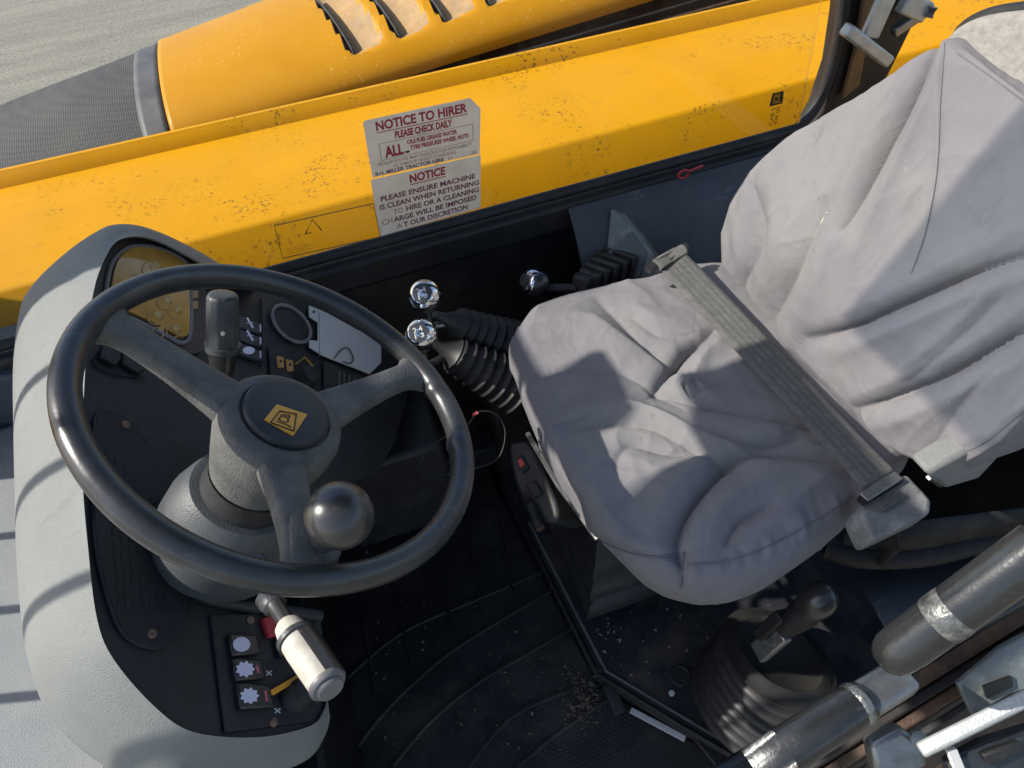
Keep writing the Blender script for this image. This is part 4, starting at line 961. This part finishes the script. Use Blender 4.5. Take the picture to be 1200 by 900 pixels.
# --- backrest
BT = R(14); bu = V(math.sin(BT), 0, math.cos(BT)); bnrm = V(-math.cos(BT), 0, math.sin(BT)); bo = V(0.640, 0.06, 0.48)
def BP(x, y): return PP(x, y, bnrm, bo)
pxo = [(838, 330), (832, 285), (848, 235), (880, 188), (930, 150), (1000, 110), (1062, 72), (1105, 44)]
yw = []
for x, y in pxo:
    p = BP(x, y)-bo; yw.append((p.y, p.dot(bu)))
for x, y in ((1130, 62), (1165, 84), (1200, 106)):
    p = BP(x, y)-bo; yw.append((p.y, p.dot(bu)))
yw += [(-0.14, 0.40), (-0.215, 0.34), (-0.245, 0.25)]
for x, y in ((1210, 470), (1180, 498), (1128, 545), (1085, 556), (1048, 538), (985, 484), (905, 400), (872, 362)):
    p = BP(x, y)-bo; yw.append((p.y, p.dot(bu)))
NT, NR = 360, 150
oc3 = cat(yw, NT, True); cy_, cw_ = 0.02, 0.20
P = []
for i in range(NR):
    t = i/(NR-1)
    if t < 0.80: r_ = t/0.80*0.955; h = 0.018*(1-(r_/0.955)**2)
    elif t < 0.92:
        k = (t-0.80)/0.12*math.pi/2; r_ = 0.955+0.045*math.sin(k); h = -0.022*(1-math.cos(k))
    else:
        k = (t-0.92)/0.08; r_ = 1-0.03*k; h = -0.022-0.07*k
    r_ = max(r_, 0.004)
    for o in oc3:
        yy = cy_+(o[0]-cy_)*r_; w = cw_+(o[1]-cw_)*r_
        lum = 0.012*math.exp(-((w-0.12)/0.10)**2)-0.02*(yy-0.03)**2/0.06
        P.append(bo+V(0, yy, 0)+bu*w+bnrm*(h+lum))
P = np.array([tuple(p) for p in P])
n = normals_grid(P, NR, NT, True)
if n[NT*30+5][0] > 0: n = -n
bf = [([(1102, 46), (1074, 100), (1042, 160), (1012, 220), (990, 268)], -0.020, 6, 0.0),
      ([(1104, 50), (1092, 105), (1060, 175), (1032, 235), (1004, 295)], 0.012, 10, 0.0),
      ([(1090, 55), (1052, 110), (1016, 175), (985, 238), (958, 300)], 0.010, 16, 0.2),
      ([(1106, 48), (1101, 120), (1098, 200), (1085, 270), (1065, 330)], 0.004, 3.0, 0),
      ([(1230, 292), (1140, 322), (1060, 356), (1000, 384), (950, 398)], -0.022, 6.5, -0.2),
      ([(1230, 315), (1140, 345), (1060, 380), (985, 412)], 0.013, 13, 0),
      ([(1215, 262), (1130, 300), (1040, 345), (960, 380)], 0.009, 15, 0),
      ([(1160, 345), (1110, 390), (1050, 440)], 0.008, 8, 0),
      ([(1172, 352), (1122, 400), (1066, 446)], -0.007, 6, 0),
      ([(1215, 380), (1160, 412), (1105, 444), (1040, 470), (975, 490)], -0.022, 6.5, 0),
      ([(1210, 415), (1140, 452), (1070, 484), (1010, 505)], 0.013, 15, 0),
      ([(1215, 350), (1150, 395), (1080, 432), (1000, 465)], 0.009, 12, 0),
      ([(884, 220), (890, 265), (878, 310), (862, 345)], -0.017, 9, 0),
      ([(902, 205), (908, 265), (897, 320), (885, 360)], 0.012, 13, 0),
      ([(858, 245), (866, 290), (858, 330)], 0.009, 9, 0),
      ([(966, 238), (942, 295), (918, 345), (895, 392)], -0.018, 10, 0),
      ([(995, 250), (968, 310), (940, 370), (922, 410)], 0.011, 16, 0),
      ([(935, 215), (928, 270), (912, 330)], 0.008, 12, 0),
      ([(846, 260), (850, 300), (846, 335)], 0.005, 5, 0),
      ([(1180, 420), (1130, 470), (1085, 535)], -0.008, 11, 0),
      ([(1126, 60), (1180, 100), (1215, 125)], 0.0035, 2.6, 0),
      ([(1195, 492), (1150, 530), (1100, 552)], 0.003, 3, 0),
      ([(930, 160), (900, 200), (880, 250)], 0.007, 14, 0)]
d = fold_disp(P, bf, 0.72)+wrinkle(P, 9, 0.002, 1.3)+ridged(P, 7, 0.0026, 4.4, (1, 1.3, 0.6))+ridged(P, 18, 0.0020, 9.1, (1, 1, 0.6))+ridged(P, 40, 0.0008, 3.3, (1, 1, 0.7))
edge = np.repeat(np.array([1-0.5*smooth1((i/(NR-1)-0.85)/0.15) for i in range(NR)]), NT)
P = P+n*(d*edge)[:, None]
bk = obj('backrest', ([tuple(p) for p in P], [(i*NT+k, i*NT+(k+1) % NT, (i+1)*NT+(k+1) % NT, (i+1)*NT+k) for i in range(NR-1) for k in range(NT)]+[tuple(range(NT))]), FAB, se, autos=0)
from mathutils.bvhtree import BVHTree
SEAM = M('seam_thread', (0.15, 0.147, 0.158), 0.9, var=0.1)
def seam(parent, px, r_=0.0011, mat=SEAM):
    me = parent.data; bvh = BVHTree.FromPolygons([v.co for v in me.vertices], [p.vertices for p in me.polygons])
    pts = []
    for x, y in cat(px, len(px)*12):
        h = bvh.ray_cast(Vector(CC), Vector(ray(x, y)).normalized())
        if h[0] is not None: pts.append(h[0]+h[1]*0.0003*(1 if h[1].dot(Vector(CC)-h[0]) > 0 else -1))
    if len(pts) > 3: obj('seam', tube(pts, r_, 6), mat, parent)
for px in ([(691, 628), (724, 643), (758, 652), (802, 648)], [(803, 646), (800, 668), (797, 688)], [(806, 662), (860, 655), (920, 630), (1000, 582)], [(612, 470), (640, 535), (690, 625)]): seam(cu_, px)
for px in ([(1107, 50), (1102, 120), (1098, 200), (1085, 270), (1068, 320)], [(1122, 63), (1160, 89), (1198, 117)], [(1198, 482), (1150, 520), (1092, 545)], [(843, 322), (841, 285), (853, 245), (880, 200)], [(990, 478), (920, 406), (880, 362)]): seam(bk, px, 0.0006)
# small frayed tear
rng = random.Random(9)
tc_ = BP(985, 256)
for i in range(9):
    p = tc_+V(0, rng.uniform(-.006, .006), rng.uniform(-.008, .008))+bnrm*0.021
    obj('frayed_thread', tube([p, p+V(0, rng.uniform(-.004, .004), rng.uniform(-.004, .004))+bnrm*0.003, p+V(0, rng.uniform(-.007, .007), rng.uniform(-.007, .007))], 0.0006, 5), M('thread_pale', (0.6, 0.62, 0.5), 0.9), bk)
# headrest pad
hw = [(0.135, 0.33), (0.13, 0.425), (0.09, 0.475), (0.02, 0.495), (-0.06, 0.50), (-0.15, 0.49), (-0.2, 0.45), (-0.22, 0.33)]
hp_ = [PP(x, y, bnrm, bo-bnrm*0.02) for x, y in cat([(1098, 150), (1100, 80), (1112, 42), (1140, 22), (1180, 13), (1230, 12), (1280, 30), (1310, 80), (1300, 190)], 40)]
obj('headrest', prism(hp_, bnrm, -0.09, 0.004), FELT, se, bevel=0.022, seg=4)
obj('headrest_piping', tube([p-bnrm*0.012+bu*0.003 for p in hp_[4:36]], 0.006, 8), RUBBER, se)
obj('seat_shell', prism([bo+V(0, 0.035+y, 0)+bu*w for y, w in ((0.18, 0.02), (0.18, 0.26), (0.05, 0.36), (-0.12, 0.38), (-0.2, 0.30), (-0.2, 0.02))], bnrm, -0.11, -0.075), RUBBER, se, bevel=0.02)
obj('hem_wire', tube([BP(x, y)-bnrm*0.03 for x, y in cat([(836, 275), (829, 300), (828, 322), (838, 338)], 12)], 0.003, 6), RUBBER, se)
# recliner side plate / armrest stub
obj('recliner_cover', prism([PY(x, y, -0.17) for x, y in ((1086, 556), (1108, 574), (1148, 562), (1176, 532), (1168, 512), (1128, 532))], (0, 1, 0), 0.0, 0.03), M('armrest_grey', (0.20, 0.20, 0.19), 0.6, bump=0.3, bscale=300), se, bevel=0.006)
obj('recliner_clip', bar(PY(1088, 560, -0.172), PY(1102, 569, -0.172), 0.005, 0.003), CHROME, se)
# suspension bellows box
q0 = PZ(692, 722, 0.03)
rows = []
lv_ = [(0.02, 0.0), (0.035, -0.006), (0.05, 0.004), (0.06, 0.012), (0.075, 0.004), (0.09, 0.012), (0.105, 0.022), (0.12, 0.016), (0.14, 0.026), (0.30, 0.05), (0.40, 0.055)]
for z, ins in lv_:
    x0, y0, x1, y1 = q0.x+ins, q0.y+ins, 0.72, 0.34-ins
    rows.append([V(x, y, z) for x, y in cat([(x0+.015, y0), ((x0+x1)/2, y0), (x1-.02, y0), (x1, y0+.02), (x1, (y0+y1)/2), (x1, y1-.02), (x1-.02, y1), ((x0+x1)/2, y1), (x0+.015, y1), (x0, y1-.015), (x0, (y0+y1)/2), (x0, y0+.015)], 96, True)])
obj('suspension_bellows', grid(rows, wrap=True), M('bellows_rubber', (0.035, 0.035, 0.036), 0.5, var=0.2, vscale=20, bump=0.15, bscale=300, dust=((0.13, 0.12, 0.10), 0.4, 14, 0.5, 0.8)), se, autos=60)
obj('bellows_rail', tube([PZ(618, 508, .34), PZ(655, 570, .33), PZ(700, 632, .31)], 0.004, 8), STEEL, se)
# control pod on front of seat base
cpn = V(-0.5, -0.25, 0.83).normalized(); cpo = PZ(612, 548, 0.30)
def CPt(x, y, off=0): return PP(x, y, cpn, cpo+cpn*off)
pod = obj('control_pod', prism([CPt(x, y) for x, y in cat([(596, 525), (606, 517), (620, 520), (640, 560), (655, 598), (648, 612), (628, 606), (606, 572)], 40, True)], cpn, -0.10, 0.0), M('bellows_rubber', (0.035, 0.035, 0.036), 0.5), se, bevel=0.006, seg=3)
obj('red_rocker', prism([CPt(x, y) for x, y in ((606, 537), (613, 533), (621, 548), (614, 556))], cpn, 0.0, 0.004), BLACKP, pod, bevel=0.001)
obj('rocker_lens', prism([CPt(x, y) for x, y in ((608.5, 540), (612.5, 538), (616, 545), (612, 549))], cpn, 0.004, 0.0052), M('red_lens', (0.75, 0.06, 0.07), 0.3), pod)
obj('rocker_switch', prism([CPt(x, y) for x, y in ((617, 569), (628, 563), (638, 578), (627, 584))], cpn, 0.0, 0.007), BLACKP, pod, bevel=0.002)
obj('release_lever', tube([CPt(614, 580, .004), CPt(622, 592, .012), CPt(630, 612, .012), CPt(634, 622, .006)], [0.006, 0.008, 0.008, 0.005], 12), RUBBER, pod)
obj('release_tip', tube([CPt(630, 611, .013), CPt(634, 621, .010)], 0.0072, 10), M('tip_brown', (0.16, 0.09, 0.06), 0.5), pod)

# ================================================================== SEAT BELT
sb = thing('seat_belt', 'dusty grey lap seat belt with buckle lying across the seat', 'seat belt', tuple(PZ(900, 430, .5)))
b_far, b_near = PZ(785, 302, 0.535), PZ(1030, 560, 0.535)
mid = PZ(905, 428, 0.522)
cl = cat([tuple(b_far+(b_far-b_near)*0.02), tuple(b_far), tuple(b_far.lerp(mid, .5)), tuple(mid), tuple(mid.lerp(b_near, .5)), tuple(b_near)], 50)
hw_ = 0.0255
crossd = (PZ(805, 291, 0.535)-PZ(766, 313, 0.535)); crossd.normalize()
crossn = (PZ(1051, 548, 0.535)-PZ(1006, 574, 0.535)); crossn.normalize()
def strip(u0, u1, off, name, mat, par):
    rows = []
    for i, p in enumerate(cl):
        t = i/(len(cl)-1); w = crossd.lerp(crossn, t).normalized(); tw = V(0, 0, 0.0025*math.sin(t*5))
        rows.append([Vector(p)+w*(u*hw_)+tw*u+V(0, 0, off) for u in np.linspace(u0, u1, 7 if u1-u0 > 1 else 3)])
    return obj(name, grid(rows), mat, par, solid=0.0012 if name == 'webbing' else 0)
wb = strip(-1, 1, 0, 'webbing', WEB, sb)
for u in (-0.55, -0.18, 0.18, 0.55): strip(u-0.07, u+0.07, 0.0004, 'stripe', WEBD, wb)
zz = []
for i in range(13):
    p = Vector(cl[3+i//3]).lerp(Vector(cl[4+i//3]), (i % 3)/3); zz.append(p+crossd*hw_*0.7*(1 if i % 2 else -1)+V(0, 0, 0.0012))
obj('stitching', tube(zz, 0.0006, 5), M('stitch_pale', (0.36, 0.35, 0.32), 0.9), wb)
# far guide
gd = b_far+V(0, 0, 0.0)
obj('guide_pin', tube([PZ(759, 316, .537), PZ(804, 289, .537)], 0.0065, 10), RUBBER, sb)
obj('loop_fold', tube([PZ(770, 312, .537), PZ(800, 293, .537)], 0.0095, 14), WEB, sb)
bb = [PZ(x, y, 0.52) for x, y in ((1010, 592), (1060, 556), (1090, 588), (1088, 604), (1020, 636), (1004, 604))]
obj('buckle', prism(bb, (0.1, -0.25, 1), -0.035, 0.006), M('buckle_grey', (0.16, 0.16, 0.155), 0.5, var=0.3, vscale=50, bump=0.3, bscale=200, dust=((0.36, 0.35, 0.32), 0.5, 40, 0.5, 0.7)), sb, bevel=0.006, seg=3)
obj('buckle_slot', bar(PZ(1008, 588, .530), PZ(1054, 561, .530), 0.009, 0.006), BLACKI, sb)
obj('buckle_tongue', bar(PZ(1012, 583, .534), PZ(1053, 557, .534), 0.012, 0.003), STEEL, sb, bevel=0.001)
obj('press_button', bar(PZ(1032, 596, .530), PZ(1058, 579, .530), 0.009, 0.004), M('buckle_dark', (0.07, 0.07, 0.068), 0.5), sb, bevel=0.001)
obj('belt_stalk', tube([PZ(1045, 610, .49), PZ(1050, 640, .40), PZ(1030, 660, .25), PZ(1040, 650, .12)], 0.007, 8), RUBBER, sb)

# ================================================================== HAND LEVER with gaiter
hl = thing('hand_lever', 'black knob hand lever on ribbed rubber gaiter beside the seat', 'lever', tuple(PZ(885, 815, 0)))
gb, gt = PZ(884, 826, 0.005), PZ(914, 765, 0.125)
L_ = (gt-gb).length; pr = []
for i in range(57):
    t = i/56; r_ = 0.104-0.018*t; pr.append((L_*0.94*t, r_*(1+0.085*abs(math.cos(math.pi*i/8))**0.8)))
pr += [(L_*0.96, 0.083), (L_, 0.076), (L_*1.0+0.002, 0.068), (L_*0.985, 0.062), (L_*0.99, 0.001)]
obj('gaiter', lathe(gb, gt-gb, pr, 44, 1.0, 0.86), M('gaiter_rubber', (0.030, 0.029, 0.028), 0.45, var=0.3, vscale=20, spec=0.4, dust=((0.06, 0.055, 0.045), 0.4, 12, 0.5, 0.8)), hl)
kc = PD(958, 704, 0.93); k0 = PD(892, 762, 1.03)
dk = (kc-k0).normalized(); 
obj('lever_plate', bar(k0-dk*0.008, k0.lerp(kc, 0.42), 0.030, 0.014), STEEL, hl, bevel=0.003)
obj('lever_bracket', bar(k0.lerp(kc, 0.22)+V(-.01, .012, 0), k0.lerp(kc, 0.62)+V(-.006, .012, 0), 0.018, 0.024), DARKM, hl, bevel=0.003)
obj('bolt_head', lathe(k0+V(.004, -.004, .008), (0, 0, 1), [(0, .009), (.005, .009), (.006, .004), (.003, .003)], 6), STEEL, hl)
obj('bolt_head', lathe(k0.lerp(kc, .18)+V(.002, -.004, .010), (0, 0, 1), [(0, .009), (.005, .009), (.006, .004), (.003, .003)], 6), STEEL, hl)
obj('grip_cone', lathe(k0.lerp(kc, 0.42), dk, [(0, .011), (.012, .014), (.035, .018), (.05, .020), (.06, .019)], 28), RUBBER, hl)
obj('knob', lathe(kc-dk*0.022, dk, [(-.016, .0165), (-.004, .0185), (.010, .0215), (.022, .0230), (.032, .0222), (.041, .0185), (.048, .0115), (.0505, .001)], 28), KNOBM, hl)

# dark bag / trim on the right
bgp = thing('black_trim_hose', 'black corrugated hose and trim running behind the seat buckle', 'hose', tuple(PZ(1080, 650, .2)))
obj('hose', tube([PZ(x, y, .26) for x, y in cat([(965, 640), (1010, 652), (1080, 650), (1140, 636), (1230, 612)], 40)], [0.017+0.0012*(i % 2) for i in range(40)], 14), RUBBER, bgp)
obj('trim_cover', grid([[PZ(x, y, z) for x, y, z in cat(r_, 24)] for r_ in (((990, 622, .30), (1060, 612, .33), (1140, 602, .34), (1240, 590, .34)), ((985, 640, .27), (1060, 636, .30), (1140, 622, .30), (1240, 604, .30)), ((980, 655, .20), (1060, 660, .22), (1140, 648, .22), (1240, 630, .22)))]), RUBBER, bgp, solid=0.004)
obj('lower_sheet', grid([[PZ(x, y, .12) for x, y in cat(r_, 20)] for r_ in (((1000, 668), (1060, 664), (1140, 650), (1250, 620)), ((1040, 740), (1100, 735), (1180, 730), (1250, 720)))]), NAVY, bgp, solid=0.004)

# ================================================================== HANDRAILS AND DOOR SILL
h1 = thing('grab_rail', 'glossy black grab rail with welded end above the door sill', 'rail', tuple(PD(1100, 740, .60)))
e0, e1_, e2 = PD(1042, 770, .62), PD(1110, 722, .60), PD(1235, 630, .55)
dr = (e2-e0).normalized()
obj('rail_tube', lathe(e0-dr*0.010, dr, [(0, .004), (.003, .012), (.008, .0165), (.016, .0195), (.03, .0205), ((e2-e0).length, .0205)], 28), TUBEM, h1)
SCUF = M('scuffed_band', (0.12, 0.125, 0.12), 0.4, 0.6, var=0.6, vscale=45, bump=0.5, bscale=260, dust=((0.34, 0.34, 0.32), 0.7, 60, 0.48, 0.62))
obj('weld_band', lathe(e0+dr*0.052, dr, [(0, .0204), (.002, .0211), (.014, .0212), (.020, .0204)], 28), SCUF, h1)
h2 = thing('door_rail', 'glossy black lower door rail tube with flattened scuffed steel end', 'rail', tuple(PD(950, 850, .66)))
r0, r1, r2 = PD(850, 925, .66), PD(985, 838, .68), PD(1062, 790, .70)
obj('rail_tube', tube([r0, r0.lerp(r1, .5), r1, r1.lerp(r2, .35)], [0.0205, 0.0205, 0.0203, 0.019], 24), TUBEM, h2)
obj('flat_end', bar(r1.lerp(r2, 0.22), r2, 0.034, 0.022), STEEL, h2, bevel=0.006, seg=3)
obj('weld_band', lathe(r1.lerp(r2, 0.18), (r2-r1), [(0, .019), (.003, .0210), (.007, .0210), (.012, .018)], 20), SCUF, h2)
ds = thing('door_sill', 'rusty brown door sill rails with slotted grey brackets and steel bar', 'door sill', tuple(PD(1120, 850, .9)))
for k, (o_, w_, m_) in enumerate(((0, .014, BROWN), (16, .010, DARKM), (30, .012, BROWN), (48, .008, RUBBER))):
    obj('sill_rail', bar(PD(905+o_*0.6, 905+o_, .80), PD(1235+o_*0.5, 700+o_, .80), w_, 0.02), m_, ds, bevel=0.002)
obj('sill_plate', prism([PD(x, y, .83) for x, y in ((960, 905), (1235, 735), (1260, 960), (1000, 960))], CF, 0.0, 0.004), BROWN, ds, smooth=False)
obj('lower_rail', bar(PD(1062, 770, .74), PD(1240, 672, .74), 0.022, 0.022), TUBEM, ds, bevel=0.004)
obj('strut_plate', prism([PD(x, y, .76) for x, y in ((1120, 800), (1170, 758), (1240, 720), (1240, 795), (1180, 812), (1138, 838))], CF, -0.004, 0.004), GREYB, ds, bevel=0.002)
obj('strut_slot', prism([PD(x, y, .753) for x, y in ((1152, 804), (1184, 792), (1186, 804), (1156, 818))], CF, -0.002, 0.002), BLACKI, ds)
obj('steel_bar', bar(PD(1078, 880, .70), PD(1240, 800, .68), 0.014, 0.012), GALV, ds, bevel=0.003)
obj('hinge_block', prism([PD(x, y, .74) for x, y in ((1015, 868), (1050, 848), (1078, 868), (1080, 892), (1050, 905), (1020, 900))], CF, -0.012, 0.012), STEEL, ds, bevel=0.005)
obj('hinge_bolt', lathe(PD(1074, 863, .725), -CF, [(0, .008), (.004, .008), (.005, .003)], 14), STEEL, ds)
obj('lock_box', prism([PD(x, y, .71) for x, y in ((1108, 890), (1150, 868), (1240, 840), (1240, 920), (1110, 920))], CF, -0.006, 0.010), TUBEM, ds, bevel=0.004)
obj('lock_cap', prism([PD(x, y, .699) for x, y in ((1150, 884), (1196, 868), (1200, 880), (1160, 898))], CF, -0.002, 0.004), RUBBER, ds, bevel=0.002)
obj('white_tab', prism([PD(x, y, .70) for x, y in ((1108, 878), (1120, 876), (1130, 900), (1118, 903))], CF, -0.003, 0.003), WHITE, ds, bevel=0.001)

# ================================================================== CAB ROOF AND WINDSCREEN GUARD (above and ahead of the view)
ro = thing('overhead_canopy', 'dark canopy panel with tinted glass above the seat', 'canopy', (0.5, 0.0, 1.66))
obj('roof_panel', prism([V(x, y, 1.66) for x, y in ((0.02, -0.40), (1.3, -0.40), (1.3, 0.52), (0.30, 0.52), (0.10, 0.16), (0.02, 0.18))], (0, 0, 1), 0.0, 0.04), DARKM, ro, bevel=0.01)
TINT = bpy.data.materials.new('tinted_glass'); TINT.use_nodes = True
_n = TINT.node_tree.nodes; _l = TINT.node_tree.links; _n.clear(); _o = _n.new('ShaderNodeOutputMaterial'); _t = _n.new('ShaderNodeBsdfTransparent'); _t.inputs[0].default_value = (0.62, 0.66, 0.72, 1); _l.new(_t.outputs[0], _o.inputs[0])
obj('roof_glass', prism([V(x, y, 1.664) for x, y in ((-0.50, -0.40), (0.015, -0.40), (0.015, 0.18), (-0.16, 0.23), (-0.50, 0.33))], (0, 0, 1), 0.0, 0.008), TINT, ro, smooth=False)
ap = thing('cab_pillar', 'dark front cab pillar ahead of the instrument hood', 'pillar', (-0.76, 0.63, 0.2))
obj('pillar_post', box(V(-0.76, 0.625, 0.74), 0.07, 0.30, 1.08), DARKM, ap, bevel=0.015)
wg = thing('windscreen_guard', 'upright steel bar guard ahead of the windscreen ledge', 'guard', (-0.72, 0.1, 0.4))
gy0 = PZ(5, 715, lz).y+(PZ(5, 715, lz).x+0.80)*math.tan(R(-SUN_AZ))
for i in range(-4, 5):
    y = gy0+i*0.124
    obj('guard_bar', tube([V(-0.80, y, 0.30), V(-0.80, y, 1.5)], 0.0068, 8), DARKM, wg)
obj('guard_rail', bar(V(-0.80, -0.45, 0.30), V(-0.80, 0.80, 0.30), 0.03, 0.03), DARKM, wg)
obj('guard_rail', bar(V(-0.80, -0.45, 1.5), V(-0.80, 0.80, 1.5), 0.02, 0.02), DARKM, wg)
sv = thing('shade_board', 'flat dark board out of view, added to shade the seat cushion', 'shade board', (-0.5, 0.17, 1.45))
obj('shade_board_sheet', prism([V(x, y, 1.45) for x, y in ((-0.755, 0.07), (-0.66, 0.03), (-0.62, -0.05), (-0.40, -0.05), (-0.40, 0.37), (-0.545, 0.37), (-0.585, 0.25), (-0.70, 0.235), (-0.755, 0.20))], (0, 0, 1), 0.0, 0.012), DARKM, sv, bevel=0.004)  # added unseen board, outline cut to shape the cushion's shade and sunlit patch
mr = thing('shade_block', 'small dark block out of view, added to shade the cushion front', 'shade block', (-0.70, 0.40, 1.47))
obj('shade_block_body', box(V(-0.695, 0.40, 1.45), 0.14, 0.13, 0.025), DARKM, mr, bevel=0.008)  # added unseen block that throws shade on the cushion front
obj('shade_block_stem', tube([V(-0.695, 0.40, 1.46), V(-0.74, 0.40, 1.50), V(-0.79, 0.40, 1.50)], 0.006, 8), DARKM, mr)
rw = thing('bulkhead', 'black lower bulkhead panel behind the seat base', 'bulkhead', (0.98, 0.0, -0.08))
obj('bulkhead_sheet', box(V(0.985, 0.03, 0.155), 0.02, 0.96, 0.47), DARKM, rw, bevel=0.004)
obj('bulkhead_lip', bar(V(0.975, -0.44, 0.395), V(0.975, 0.50, 0.395), 0.03, 0.02), RUBBER, rw, bevel=0.004)
